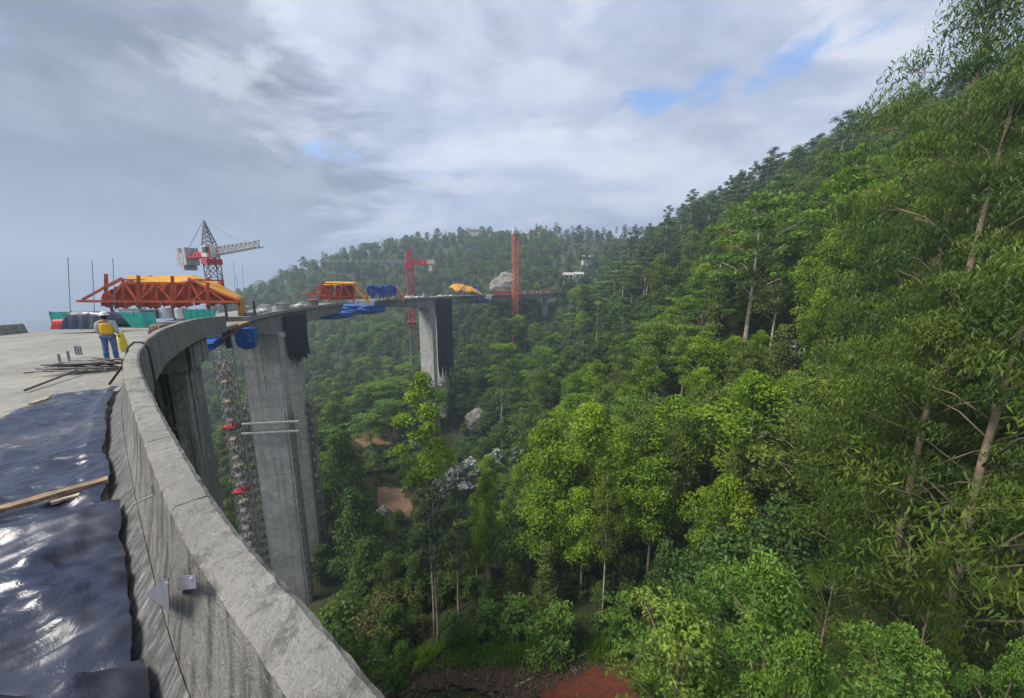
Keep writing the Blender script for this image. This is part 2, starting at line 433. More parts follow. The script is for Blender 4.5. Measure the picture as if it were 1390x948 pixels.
def _tps_fit(pts):
    S = 100.0
    xy = pts[:, :2] / S; n = len(xy)
    K = _phi(((xy[:, None] - xy[None]) ** 2).sum(-1)) + np.eye(n) * 0.0006
    Pm = np.c_[np.ones(n), xy]
    A = np.zeros((n + 3, n + 3)); A[:n, :n] = K; A[:n, n:] = Pm; A[n:, :n] = Pm.T
    sol = np.linalg.solve(A, np.r_[pts[:, 2], 0, 0, 0])
    return xy, sol, S
_TX, _TS, _TSC = _tps_fit(TP)
def ground_z(x, y):
    x = np.atleast_1d(np.asarray(x, float)); y = np.atleast_1d(np.asarray(y, float))
    q = np.stack([x, y], -1) / _TSC
    out = np.empty(len(q))
    for i in range(0, len(q), 20000):
        b = q[i:i + 20000]
        out[i:i + 20000] = _phi(((b[:, None] - _TX[None]) ** 2).sum(-1)) @ _TS[:-3] + _TS[-3] + b @ _TS[-2:]
    return out + CZ + (fbm(x * 0.05, y * 0.05, 3) - 0.47) * 4.0 + (fbm(x * 0.5, y * 0.5, 9, 3) - 0.44) * 0.5
def gz(x, y): return float(ground_z(x, y)[0])
def axis(lo, hi, mid, fine, growth):
    a = [mid]; st = fine
    while a[-1] < hi: a.append(a[-1] + st); st = fine if abs(a[-1] - mid) < 45 else st * growth
    b = [mid]; st = fine
    while b[-1] > lo: b.append(b[-1] - st); st = fine if abs(b[-1] - mid) < 45 else st * growth
    return np.array(b[:0:-1] + a)
gx = axis(-3000, 3000, 5, 0.8, 1.045); gy = axis(-1200, 3200, 40, 0.8, 1.045)
XX, YY = np.meshgrid(gx, gy)
ZZ = ground_z(XX.ravel(), YY.ravel())
def grid_mesh(name, X, Y, Z, nx, ny):
    me = bpy.data.meshes.new(name)
    v = np.stack([X, Y, Z], -1).astype(np.float32)
    i = np.arange(nx - 1)[None, :] + np.arange(ny - 1)[:, None] * nx
    f = np.stack([i, i + 1, i + 1 + nx, i + nx], -1).reshape(-1, 4)
    me.vertices.add(len(v)); me.vertices.foreach_set('co', v.ravel())
    me.loops.add(f.size); me.loops.foreach_set('vertex_index', f.ravel().astype(np.int32))
    me.polygons.add(len(f)); me.polygons.foreach_set('loop_start', np.arange(0, f.size, 4, dtype=np.int32))
    me.polygons.foreach_set('use_smooth', np.ones(len(f), bool))
    me.update(calc_edges=True)
    return me
gm = grid_mesh('ground', XX.ravel(), YY.ravel(), ZZ, len(gx), len(gy))
m, t, out = newmat('ground_soil')
p = t.n('ShaderNodeNewGeometry').outputs['Position']
a = t.noise(p, 0.05, 5, 0.6, 0.3); b = t.noise(p, 0.7, 6, 0.65); c = t.noise(p, 6.0, 4, 0.7)
col = t.mix(t.rng(b, 0.35, 0.65), (0.030, 0.045, 0.016), (0.060, 0.060, 0.026))
col = t.mix(t.math('MULTIPLY', t.rng(a, 0.52, 0.66), 0.6), col, (0.07, 0.10, 0.028))
col = t.mix(t.math('MULTIPLY', t.rng(c, 0.45, 0.7), 0.5), col, (0.028, 0.026, 0.014))
bsdf(t, out, col, 0.95, 0.1, bump=t.math('ADD', b, c), bstr=0.6, bdist=0.3)
gm.materials.append(MATS['ground_soil'])
go = link(bpy.data.objects.new('ground', gm)); tag(go, 'steep green valley sides and floor below the viaduct', 'terrain', kind='structure')
# ------------------------------------------------------------------ bridge alignment (outer edge of the deck, z = deck level)
EP = [(9, -6.2, -2.4), (3.1, -1.7, -2.4), (-.42, .99, -2.4), (-2.41, 2.5, -2.4), (-6.9, 6.4, -2.4), (-10.2, 9.7, -2.58), (-12.55, 12.2, -2.75), (-16, 16.4, -2.9),
      (-21.3, 24, -3.2), (-26.6, 33, -3.75), (-33, 43.5, -4.3), (-38.7, 54, -4.65), (-42.7, 66, -4.75), (-44.2, 82, -4.6), (-41.5, 103, -4.4), (-34, 124, -4.4),
      (-24.5, 143, -4.4), (-11, 168, -4.5), (5.5, 200, -4.7), (24, 236, -4.9), (45, 274, -5.0)]
def _cr():
    P_ = [Vector((x, y, z + CZ)) for x, y, z in EP]
    pts = []
    for i in range(len(P_) - 1):
        p0, p1, p2, p3 = P_[max(i - 1, 0)], P_[i], P_[i + 1], P_[min(i + 2, len(P_) - 1)]
        n = 24
        for k in range(n):
            u = k / n
            pts.append(0.5 * ((2 * p1) + (p2 - p0) * u + (2 * p0 - 5 * p1 + 4 * p2 - p3) * u * u + (3 * p1 - p0 - 3 * p2 + p3) * u ** 3))
    pts.append(P_[-1])
    a = np.array(pts); s = np.r_[0, np.cumsum(np.linalg.norm(np.diff(a[:, :2], axis=0), axis=1))]
    tt = np.gradient(a[:, :2], s, axis=0)
    for _ in range(6):
        tt[1:-1] = (tt[:-2] + 2 * tt[1:-1] + tt[2:]) / 4
    return a, s, tt
EA, ES, ET = _cr()
def E(s, off=0.0, dz=0.0):
    """point at station s, off metres inwards from the outer deck edge, dz above the deck"""
    x, y, z = [np.interp(s, ES, EA[:, i]) for i in range(3)]
    tx, ty = np.interp(s, ES, ET[:, 0]), np.interp(s, ES, ET[:, 1])
    l = math.hypot(tx, ty); tx /= l; ty /= l
    return Vector((x - ty * off, y + tx * off, z + dz))
def heading(s):
    tx, ty = np.interp(s, ES, ET[:, 0]), np.interp(s, ES, ET[:, 1])
    return math.atan2(ty, tx)
def s_at_Y(Y): return float(np.interp(Y, EA[:, 1], ES))
DW = 15.0
S_PAR_END = s_at_Y(32.3)
S_NEAR_END = s_at_Y(39.0)
def sweep(mb, s0, s1, prof, step=1.0, caps=True):
    """prof(s) -> list of (off, dz) closed loop"""
    n = max(2, int(abs(s1 - s0) / step) + 1)
    ss = np.linspace(s0, s1, n)
    loops = [[E(s, o, d) for o, d in prof(s)] for s in ss]
    k = len(loops[0])
    vs = [p for L in loops for p in L]
    fs = [(i * k + j, i * k + (j + 1) % k, (i + 1) * k + (j + 1) % k, (i + 1) * k + j) for i in range(n - 1) for j in range(k)]
    if caps: fs += [tuple(range(k - 1, -1, -1)), tuple((n - 1) * k + j for j in range(k))]
    mb.add(vs, [tuple(reversed(f)) for f in fs])
# ---- near viaduct ramp
ramp = empty('viaduct_ramp', E(s_at_Y(20), 7, -30))
tag(ramp, 'concrete viaduct deck in the left foreground with curving parapet and stained pier wall', 'viaduct')
mb = MB(); sweep(mb, 0, S_NEAR_END, lambda s: [(0.02, -0.01), (0.02, -0.32), (2.6, -0.6), (3.4, -2.6), (11.6, -2.6), (12.4, -0.6), (DW - .02, -0.32), (DW - .02, -0.01)], 1.0)
mb.build('box_girder', 'girder_concrete', ramp)
# deck surface as a fine slightly uneven sheet
rows = []
for s in np.linspace(0, S_NEAR_END, 160):
    r_ = []
    for o in np.linspace(0.3, DW - 0.3, 60):
        p = E(s, o); p.z += 0.004 + 0.02 * float(fbm(p.x * 0.6, p.y * 0.6, 5, 3)); r_.append(p)
    rows.append(r_)
mb = MB(); mb.grid(rows); deck = mb.build('deck_surface', 'deck_concrete', ramp, smooth=True)
# parapet: cast lengths with open joints
def parapet_profile(s0, s1, name, mat, parent, hgt=1.0, mirror=False, seed=0):
    n = max(3, int((s1 - s0) / 0.07) + 1)
    ss = np.linspace(s0, s1, n)
    loop = [(0.0, -0.42), (0.0, 0.3), (0.0, hgt - 0.03), (0.03, hgt), (0.11, hgt + 0.004), (0.185, hgt), (0.21, hgt - 0.03), (0.25, 0.6), (0.325, 0.17), (0.34, 0.12), (0.34, -0.2), (0.1, -0.42)]
    rr = random.Random(seed)
    vs = []; k = len(loop)
    for i, s in enumerate(ss):
        for j, (o, d) in enumerate(loop):
            q = E(s, (DW - o) if mirror else o, d)
            jit = 0.004 if 2 <= j <= 6 else 0.002
            if j in (3, 5): jit = 0.005
            q += Vector((rr.uniform(-jit, jit), rr.uniform(-jit, jit), rr.uniform(-jit, jit) * 0.8 + 0.006 * (float(vnoise(s * 0.8, j, 4)) - 0.5)))
            vs.append(q)
    fs = [(i * k + j, i * k + (j + 1) % k, (i + 1) * k + (j + 1) % k, (i + 1) * k + j) for i in range(n - 1) for j in range(k)]
    fs += [tuple(range(k - 1, -1, -1)), tuple((n - 1) * k + j for j in range(k))]
    if not mirror: fs = [tuple(reversed(f)) for f in fs]
    mb = MB(); mb.add(vs, fs)
    return mb.build(name, mat, parent)
s0p = s_at_Y(-4.0)
joints = [s0p, s_at_Y(2.2) , s_at_Y(3.15), s_at_Y(5.3), s_at_Y(7.6), s_at_Y(10.2), s_at_Y(13.5), s_at_Y(18), s_at_Y(23), s_at_Y(28), S_PAR_END]
par0 = None
for i in range(len(joints) - 1):
    parapet_profile(joints[i] + 0.006, joints[i + 1] - 0.006, 'parapet_length', 'parapet_concrete', ramp, seed=i)
# sloping kerb at the foot of the parapet
n = 160; rows = []
for s in np.linspace(s0p, s_at_Y(12), n):
    rows.append([E(s, o, d + 0.012 * (float(fbm(s * 3, o * 14, 2, 3)) - 0.45)) for o, d in ((0.325, 0.20), (0.37, 0.155), (0.42, 0.105), (0.47, 0.06), (0.52, 0.02), (0.54, -0.02))])
mb = MB(); mb.grid(rows); mb.build('sloping_kerb', 'kerb_render', ramp)
for a, b in ((s_at_Y(20), s_at_Y(26)), (s_at_Y(26.05), s_at_Y(32)), (s_at_Y(32.05), s_at_Y(38.5))):
    parapet_profile(a, b, 'parapet_length', 'parapet_concrete', ramp, hgt=0.8, mirror=True, seed=50)
# wall pier of the ramp: three flanges joined by recessed webs
sp = s_at_Y(25.5); hd = heading(sp)
zb = gz(*E(sp, 5)[:2]) - 2
zt = E(sp)[2] - 0.62
for k, (o0, o1, l, rec) in enumerate(((1.0, 2.0, 4.6, 0), (2.0, 4.2, 2.6, 1), (4.2, 5.4, 4.6, 0), (5.4, 8.4, 2.6, 1), (8.4, 9.4, 4.6, 0), (9.4, 12.4, 2.6, 1), (12.4, 13.6, 4.6, 0))):
    mb = MB()
    q = E(sp, (o0 + o1) / 2)
    top = zt - (0.0 if o0 < 2.6 else 1.9)
    mb.box((q.x, q.y, (zb + top) / 2), (l, (o1 - o0) - 0.01, top - zb), hd)
    mb.build('pier_web' if rec else 'pier_flange', 'weathered_concrete', ramp)
mb = MB()
q = E(sp, 7.0); mb.box((q.x, q.y, zt - 0.9), (5.4, 13.0, 1.6), hd); mb.build('pier_cap', 'weathered_concrete', ramp)
# ---- balanced cantilevers
def cantilever(name, s0, s1, sps, dmid, dtip, label, ground=None, blades=2, bw=6.4, bt=2.0, gap=5.0, lift=4.6, off=3.7, CW=9.5):
    sc = sps
    q = E(sc, off); zg = gz(q.x, q.y)
    root = empty(name, (q.x, q.y, zg)); tag(root, label, 'bridge')
    half = max(sc - s0, s1 - sc)
    def dep(s):
        u = min(1.0, abs(s - sc) / half); return dtip + (dmid - dtip) * (1 - u) ** 1.7
    # each cast segment of the box girder is a part
    edges = []
    s = s0
    nseg = max(3, int(round((s1 - s0) / 5.0)))
    es = np.linspace(s0, s1, nseg + 1)
    for i in range(nseg):
        mb = MB()
        g = 0.02
        sweep(mb, es[i] + g, es[i + 1] - g, lambda s: [(0.0, 0.0), (0.0, -0.36), (0.5, -0.75), (0.9, -dep(s)), (CW - 2.6, -dep(s)), (CW - 2.0, -0.75), (CW, -0.36), (CW, 0.0)], 1.3)
        mb.build('girder_segment', 'girder_concrete', root)
    mb = MB()
    sweep(mb, s0, s1, lambda s: [(0.02, 0.003), (0.02, 0.22), (0.3, 0.22), (0.3, 0.003)], 2.0)
    mb.build('edge_kerb', 'parapet_concrete', root)
    # twin pier walls, built in lifts
    for b in range(blades):
        sb = sc + (b - (blades - 1) / 2) * (gap + bt)
        c = E(sb, off); h_ = heading(sc)
        zt = c.z - dep(sb) + 0.05
        zbm = gz(c.x, c.y) - 2
        mb = MB(); mb.box((c.x, c.y, (zt + zbm) / 2), (bt - 0.16, bw - 0.16, zt - zbm - 0.05), h_)
        core = mb.build('pier_wall', 'pier_concrete', root)
        nl = int((zt - zbm) / lift) + 1
        for k in range(nl):
            za = zt - k * lift; zb_ = max(zbm, za - lift + 0.07)
            if za - zb_ < 0.3: continue
            # face divided by the vertical form joint
            for sg in (-1, 1):
                cc = Vector((c.x, c.y, 0)) + Vector((-math.sin(h_), math.cos(h_), 0)) * (sg * (bw / 4 + 0.008))
                mb = MB(); mb.box((cc.x, cc.y, (za + zb_) / 2), (bt, bw / 2 - 0.016, za - zb_), h_)
                mb.build('pier_lift', 'pier_concrete', core)
        if blades == 2:
            mb = MB(); mb.box((c.x, c.y, zt - 0.2), (bt + 0.5, bw + 0.5, 0.9), h_); mb.build('pier_head', 'pier_concrete', root)
    return root, dep
S1 = s_at_Y(69); S2 = s_at_Y(137)
A1, A2 = s_at_Y(48.5), s_at_Y(92)
B1, B2 = s_at_Y(106), s_at_Y(166)
can1, dep1 = cantilever('bridge_cantilever', A1, A2, S1, 4.8, 2.3, 'nearer tall twin wall pier with its grey cantilever deck and scaffold at its sides')
can2, dep2 = cantilever('bridge_cantilever', B1, B2, S2, 4.6, 2.2, 'farther pale grey pier and cantilever deck right of the red crane')
can3, dep3 = cantilever('bridge_end_span', s_at_Y(171), s_at_Y(262), s_at_Y(238), 3.4, 2.4, 'low deck with orange guard rail reaching the far hillside on a slim pier', blades=1, bw=2.6, bt=2.2, off=3)
# orange guard rail of the end span
for s in np.arange(s_at_Y(174), s_at_Y(262), 2.6):
    mb = MB(); a = E(s, 0.5, 0.2); mb.box((a.x, a.y, a.z + 0.8), (2.2, 0.12, 1.5), heading(s)); mb.build('guard_panel', 'orange_steel' if rnd.random() < 0.75 else 'white_paint', can3)
mb = MB(); mb.tube([E(s, 0.5, 1.85) for s in np.arange(s_at_Y(174), s_at_Y(262), 5)], 0.09, 5); mb.build('guard_rail', 'pale_steel', can3)
# dark net on the nearer pier; on the farther pier a sheet imitating shade
def hung_sheet(name, s, o0, o1, ztop, drop, label, ragged=6, seed=1, along=0.0, mat='dark_net'):
    rows = []; nx = 26
    bot = [drop * (0.72 + 0.28 * float(fbm(i * 0.35, seed, seed, 3)) / 0.6) for i in range(nx)]
    base = E(s, o0)
    for j in range(22):
        r_ = []
        for i in range(nx):
            u = i / (nx - 1); v = j / 21
            p = E(s + along * u, o0 + (o1 - o0) * u)
            wv = 0.28 * math.sin(u * 19 + seed + v * 3) * (0.3 + v)
            hx, hy = math.cos(heading(s)), math.sin(heading(s))
            r_.append(Vector((p.x - hx * (wv + 0.1) + hy * wv, p.y - hy * (wv + 0.1) - hx * wv, ztop - v * bot[i])))
        rows.append(r_)
    mb = MB(); mb.grid(rows)
    o = mb.build(name, mat, None, smooth=True, origin=(base.x, base.y, ztop))
    mod = o.modifiers.new('thick', 'SOLIDIFY'); mod.thickness = 0.04
    tag(o, label, 'net')
    return o
dz1 = E(S1).z
hung_sheet('net_and_shade_sheet', S1 - 2.2, 0.08, -0.1, dz1 - 0.8, 9.5, 'dark ragged net hanging at the top right of the nearer pier', seed=3, along=9.0)
hung_sheet('net_and_shade_sheet', S2 - 2.2, 0.08, -0.1, E(S2).z - 0.8, 31.0, 'long dark sheet standing in for shade down the right side of the farther pier', seed=8, along=9.5)  # dark sheet added in place of the shade on the rear pier wall
# ---- blue wrapped work platforms slung under the deck
def slung_tarp(s0, s1, o0, o1, zt, depth, label, cat='tarp', name='blue_tarp', seed=0):
    c = E((s0 + s1) / 2, (o0 + o1) / 2, zt)
    mb = MB()
    nu = 40; rows = []
    for j in range(9):
        v = j / 8; r_ = []
        for i in range(nu + 1):
            a = 2 * math.pi * i / nu
            ca, sa = math.cos(a), math.sin(a)
            k = 1 / max(abs(ca), abs(sa)) * 0.9
            shrink = (1 - 0.25 * v ** 3) * (1 if v < 0.95 else 0.55)
            jitt = 1 + 0.30 * (float(fbm(i * 0.6, j * 0.8 + seed, seed, 3)) - 0.45)
            uu, vv = ca * k * shrink * jitt, sa * k * shrink * jitt
            p = E((s0 + s1) / 2 + uu * (s1 - s0) / 2, (o0 + o1) / 2 + vv * (o1 - o0) / 2, zt - depth * v * (0.85 + 0.3 * float(fbm(i * 0.3, seed, seed + 2, 2))))
            r_.append(p)
        rows.append(r_)
    mb.grid(rows)
    mb.add(rows[-1][:-1], [tuple(range(nu))])
    mb.add(rows[0][:-1], [tuple(range(nu - 1, -1, -1))])
    o = mb.build(name, 'blue_tarp', None, origin=c)
    tag(o, label, cat)
    return o
slung_tarp(A1 - 3.4, A1 + 0.6, -0.7, 1.6, -1.1, 2.9, 'bright blue tarp bundle under the deck edge left of the nearer pier', seed=1)
slung_tarp(A2 - 3, A2 + 5.5, -0.8, 13, -2.5, 1.7, 'dark blue tarp under the tip of the deck right of the nearer pier', seed=2)
slung_tarp(B1 - 5.5, B1 + 5, -1.0, 12, -1.3, 3.0, 'bright blue tarp wrapping the platform left of the farther pier', seed=3)
slung_tarp(B2 - 8, B2 + 4, -0.8, 12, -1.4, 2.2, 'blue tarp slung under the deck right of the farther pier', seed=4)
slung_tarp(A1 - 5, A1 + 3, 3, 13, -2.4, 1.6, 'dark blue sheet in the shade between the ramp and the nearer pier', seed=5)
# ---- hanging formwork between ramp and first cantilever
fw = empty('hanging_formwork', E(A1 - 2, 3, -4)); tag(fw, 'rusty timber and steel formwork hanging beyond the end of the parapet', 'formwork')
rf = random.Random(3)
for i in range(7):
    mb = MB(); d = -0.25 - 0.28 * (i % 4) - 0.2
    o = 0.2 + 0.9 * (i // 2)
    mb.bar(E(S_NEAR_END - 3 + rf.random(), o, d), E(A1 + 1.5 + rf.random(), o, d + 0.1), 0.12); mb.build('beam', 'dark_steel' if i % 3 else 'orange_steel', fw)
for i in range(4):
    mb = MB(); s = S_NEAR_END + i * 2.4
    mb.box(E(s, 0.9, -0.2), (1.9, 2.2, 0.1), heading(s)); mb.build('plank', 'plywood_brown' if i % 2 else 'timber', fw)
for i in range(3):
    mb = MB(); s = S_NEAR_END + 1 + i * 3.2
    mb.box(E(s, 1.2 + i * .6, -1.7), (0.5, 0.5, 2.1), heading(s)); mb.build('hanger', 'weathered_concrete' if i == 1 else 'dark_steel', fw)
# ---- scaffold towers beside the nearer pier
def lattice(mb, c, h_, w1, w2, z0, z1, panel, r, rd=None, cross=True, horiz=True):
    """four-chord lattice with diagonals; c = (x, y)"""
    rd = rd or r * 0.7
    ux, uy = Vector((math.cos(h_), math.sin(h_), 0)), Vector((-math.sin(h_), math.cos(h_), 0))
    def cor(i, z):
        sx, sy = ((-1, -1), (1, -1), (1, 1), (-1, 1))[i]
        q = Vector((c[0], c[1], 0)) + ux * sx * w1 / 2 + uy * sy * w2 / 2
        return Vector((q.x, q.y, z))
    for i in range(4): mb.bar(cor(i, z0), cor(i, z1), r)
    n = max(1, int(round((z1 - z0) / panel)))
    for k in range(n):
        za, zb_ = z0 + (z1 - z0) * k / n, z0 + (z1 - z0) * (k + 1) / n
        for i in range(4):
            j = (i + 1) % 4
            if (k + i) % 2 or cross: mb.bar(cor(i, za), cor(j, zb_), rd)
            if not (k + i) % 2 or cross == 2: mb.bar(cor(j, za), cor(i, zb_), rd)
            if horiz: mb.bar(cor(i, zb_), cor(j, zb_), rd)
def scaffold(px0, py0, Y, wid, dep_, zt, label, ties=(), stair=True, seed=0):
    q = at(px0, py0, Y); g = gz(q.x, q.y); h_ = heading(S1)
    root = empty('scaffold_tower', (q.x, q.y, g)); tag(root, label, 'scaffold')
    mb = MB(); lattice(mb, (q.x, q.y), h_, wid, dep_, g - 0.5, zt, 1.9, 0.085, 0.055, cross=2); mb.build('frame', 'scaffold_steel', root)
    rr = random.Random(seed); z = g + 1; k = 0
    while z < zt - 0.5:
        mb = MB()
        mb.box((q.x + rr.uniform(-.1, .1), q.y + rr.uniform(-.1, .1), z), (wid * 0.9, dep_ * 0.8, 0.09), h_)
        if stair:
            sg = 1 if k % 2 else -1
            a = Vector((q.x, q.y, z)); d = Vector((math.cos(h_), math.sin(h_), 0)) * wid * 0.45 * sg
            mb.bar(a - d, a + d + Vector((0, 0, 1.9)), 0.16)
        mb.build('platform', 'scaffold_steel' if rr.random() < 0.7 else 'pale_timber', root)
        z += 1.9; k += 1
    for tz in ties:
        mb = MB(); mb.box((q.x, q.y, tz), (wid * 1.25, dep_ * 1.25, 0.2), h_)
        mb.build('red_tie', 'red_steel', root)
    return root
scaffold(302, 489, 64, 1.9, 1.9, at(302, 489, 64).z, 'slim grey hoist tower with red ties left of the nearer pier', ties=(at(315, 578, 64).z, at(330, 665, 64).z), seed=1)
scaffold(334, 548, 64.4, 1.5, 1.7, at(336, 548, 64.4).z, 'scaffold stair against the left edge of the nearer pier', seed=2)
scaffold(392, 560, 65.0, 1.3, 1.0, at(392, 560, 65).z, 'narrow scaffold against the right edge of the nearer pier', seed=3)
scaffold(419, 540, 73.5, 1.6, 1.4, at(419, 540, 73.5).z, 'scaffold mast behind the nearer pier on its far right side', seed=4)
for k, yy in enumerate((573, 586)):
    a, b = at(328, yy + 3, 62.6), at(406, yy - 1, 63.4)
    mb = MB(); mb.bar(a, b, 0.2); o = mb.build('platform_beam', 'pale_steel', None, origin=a)
    tag(o, ('upper' if k == 0 else 'lower') + ' white beam laid across the face of the nearer pier', 'beam')
# ------------------------------------------------------------------ tower cranes
def crane_mast(root, c, h_, wd, z0, z1, mat, panel, r, split=None):
    mats = [(z0, z1, mat)] if split is None else [(z0, split[0], split[1]), (split[0], z1, mat)]
    for a, b, mt in mats:
        mb = MB(); lattice(mb, c, h_, wd, wd, a, b, panel, r, r * 0.7, cross=True); mb.build('mast', mt, root)
def jib(mb, a, d, L, w_, hgt, r, panel, taper=0.6):
    d = Vector(d).normalized(); sd = d.cross(Vector((0, 0, 1))).normalized()
    n = int(L / panel)
    def pt(k, which):
        q = Vector(a) + d * (L * k / n); t_ = 1 - (1 - taper) * k / n
        return q + (sd * w_ / 2 if which == 0 else -sd * w_ / 2 if which == 1 else Vector((0, 0, hgt * t_)))
    for wch in range(3): mb.bar(pt(0, wch), pt(n, wch), r)
    for k in range(n):
        mb.bar(pt(k, 0), pt(k + 1, 2), r * .7); mb.bar(pt(k, 1), pt(k + 1, 2), r * .7)
        mb.bar(pt(k, 2), pt(k, 0), r * .7); mb.bar(pt(k, 2), pt(k, 1), r * .7); mb.bar(pt(k, 0), pt(k + 1, 1), r * .7)
# crane beside the nearer pier
c1 = at(287, 352, 70)
g = gz(c1.x, c1.y)
cr = empty('tower_crane', (c1.x, c1.y, g)); tag(cr, 'red and grey tower crane with light jib behind the big orange truss', 'crane')
jd = Vector((14.5, -8, 0)).normalized(); hj = math.atan2(jd.y, jd.x)
zs = c1.z + 0.2
crane_mast(cr, (c1.x, c1.y), hj, 2.0, g - 1, zs - 1.2, 'grey_steel', 2.4, 0.13)
mb = MB(); mb.box((c1.x, c1.y, zs - 0.7), (2.5, 2.5, 1.0), hj); mb.build('slewing_ring', 'red_steel', cr)
mb = MB(); 
lattice(mb, (c1.x, c1.y), hj, 1.9, 1.9, zs - 0.2, zs + 2.2, 1.2, 0.16); mb.build('turntable_frame', 'red_steel', cr)
apex = Vector((c1.x, c1.y, zs + 7.0)) - jd * 0.8
mb = MB()
sd = jd.cross(Vector((0, 0, 1)))
base4 = [Vector((c1.x, c1.y, zs + 2.2)) + jd * a * 0.9 + sd * b * 0.9 for a, b in ((1, 1), (1, -1), (-1, -1), (-1, 1))]
for q in base4: mb.bar(q, apex, 0.13)
for k in range(1, 6):
    u = k / 6
    ring = [q.lerp(apex, u) for q in base4]
    prev = [q.lerp(apex, u - 1 / 6) for q in base4]
    for i in range(4): mb.bar(ring[i], ring[(i + 1) % 4], 0.07); mb.bar(prev[i], ring[(i + 1) % 4], 0.07)
mb.build('apex_tower', 'grey_steel', cr)
mb = MB(); jib(mb, Vector((c1.x, c1.y, zs + 0.5)) + jd * 1.2, jd + Vector((0, 0, 0.045)), 16.5, 1.3, 1.5, 0.10, 1.5, 0.7); mb.build('jib', 'pale_steel', cr)
mb = MB(); mb.bar(apex, Vector((c1.x, c1.y, zs + 2.6)) + jd * 11, 0.05); mb.build('tie_rod', 'grey_steel', cr)
mb = MB(); jib(mb, Vector((c1.x, c1.y, zs + 0.3)) - jd * 1.0, -jd, 12, 1.6, 0.9, 0.15, 1.4, 1.0); mb.build('counter_jib', 'red_steel', cr)
mb = MB(); mb.bar(apex, Vector((c1.x, c1.y, zs + 1)) - jd * 11.5, 0.05); mb.build('tie_rod', 'grey_steel', cr)
for k in range(3):
    q = Vector((c1.x, c1.y, zs)) - jd * (8.6 + k * 1.5); mb = MB(); mb.box(q + Vector((0, 0, 0.6 - 1.0 * (k % 2))), (1.3, 2.2, 3.4), hj); mb.build('counterweight', 'pale_steel', cr)
q = Vector((c1.x, c1.y, zs + 1.0)) + jd * 2.6 + sd * 1.3
mb = MB(); mb.box(q, (1.9, 1.5, 2.0), hj); cab = mb.build('cab', 'white_paint', cr)
mb = MB(); mb.box(q + jd * 0.3 + sd * 0.5 + Vector((0, 0, .25)), (1.4, 0.6, 1.0), hj); mb.build('window', 'window_glass', cab)
mb = MB(); mb.tube([q + jd * .9 + Vector((0, 0, -1.1)) + sd * .8, q + jd * 2.2 + sd * .8 + Vector((0, 0, -1.1)), q + jd * 2.2 + sd * .8 + Vector((0, 0, .6))], 0.1, 5); mb.build('guard_rail', 'red_steel', cr)
# red crane by the farther pier
c2 = at(556, 362, 152); g = gz(c2.x, c2.y)
cr = empty('tower_crane', (c2.x, c2.y, g)); tag(cr, 'red tower crane with thin left pointing jib near the farther pier', 'crane')
hj = R(188); jd = Vector((math.cos(hj), math.sin(hj), 0))
zs = c2.z
crane_mast(cr, (c2.x, c2.y), 0.3, 2.4, g - 1, zs - 0.6, 'red_steel', 2.6, 0.2, split=(at(560, 448, 152).z, 'scaffold_steel'))
mb = MB(); mb.box((c2.x, c2.y, zs), (3.0, 3.0, 1.6), 0.1); mb.build('slewing_ring', 'red_steel', cr)
mb = MB(); lattice(mb, (c2.x, c2.y), 0.1, 1.6, 1.6, zs + 0.8, zs + 7.0, 2.0, 0.15); mb.build('apex_tower', 'red_steel', cr)
mb = MB(); jib(mb, Vector((c2.x, c2.y, zs + 1.6)) + jd * 1.2, jd, 42, 1.3, 1.1, 0.07, 2.4, 0.8); mb.build('jib', 'pale_steel', cr)
mb = MB(); jib(mb, Vector((c2.x, c2.y, zs + 0.9)) - jd * 1.2, -jd, 9.0, 2.0, 1.6, 0.24, 1.5, 1.0); mb.build('counter_jib', 'red_steel', cr)
for k, (a, z) in enumerate(((8.2, 1.6), (9.6, 1.6), (8.6, -0.8))):
    mb = MB(); mb.box(Vector((c2.x, c2.y, zs + z)) - jd * a, (1.3, 2.2, 2.2), hj); mb.build('counterweight', 'white_paint', cr)
for dx_, tz in ((20, 2.6), (-8, 2.4)):
    mb = MB(); mb.bar((c2.x, c2.y, zs + 7), Vector((c2.x, c2.y, zs + tz)) + jd * dx_, 0.05); mb.build('tie_rod', 'grey_steel', cr)
mb = MB(); mb.box((c2.x, c2.y, at(560, 437, 152).z), (4.4, 4.4, 0.3), 0.3); mb.build('collar', 'red_steel', cr)
# tall crane at the end span
c3 = at(699.5, 318, 186); g = gz(c3.x, c3.y)
cr = empty('tower_crane', (c3.x, c3.y, g)); tag(cr, 'tall orange red lattice crane mast standing alone before the far deck', 'crane')
crane_mast(cr, (c3.x, c3.y), 0.45, 2.4, g - 1, c3.z, 'faded_red_steel', 2.8, 0.17)
mb = MB(); mb.box((c3.x, c3.y, c3.z + 0.5), (3.2, 3.2, 1.2), 0.4); mb.build('slewing_ring', 'pale_steel', cr)
mb = MB(); mb.box((c3.x - .3, c3.y, c3.z + 1.7), (1.8, 1.8, 1.6), 0.4); mb.build('cab', 'white_paint', cr)
mb = MB(); mb.bar((c3.x, c3.y, c3.z + 2), (c3.x, c3.y, c3.z + 4.2), 0.5, 4, 0.15); mb.build('apex_tower', 'pale_steel', cr)
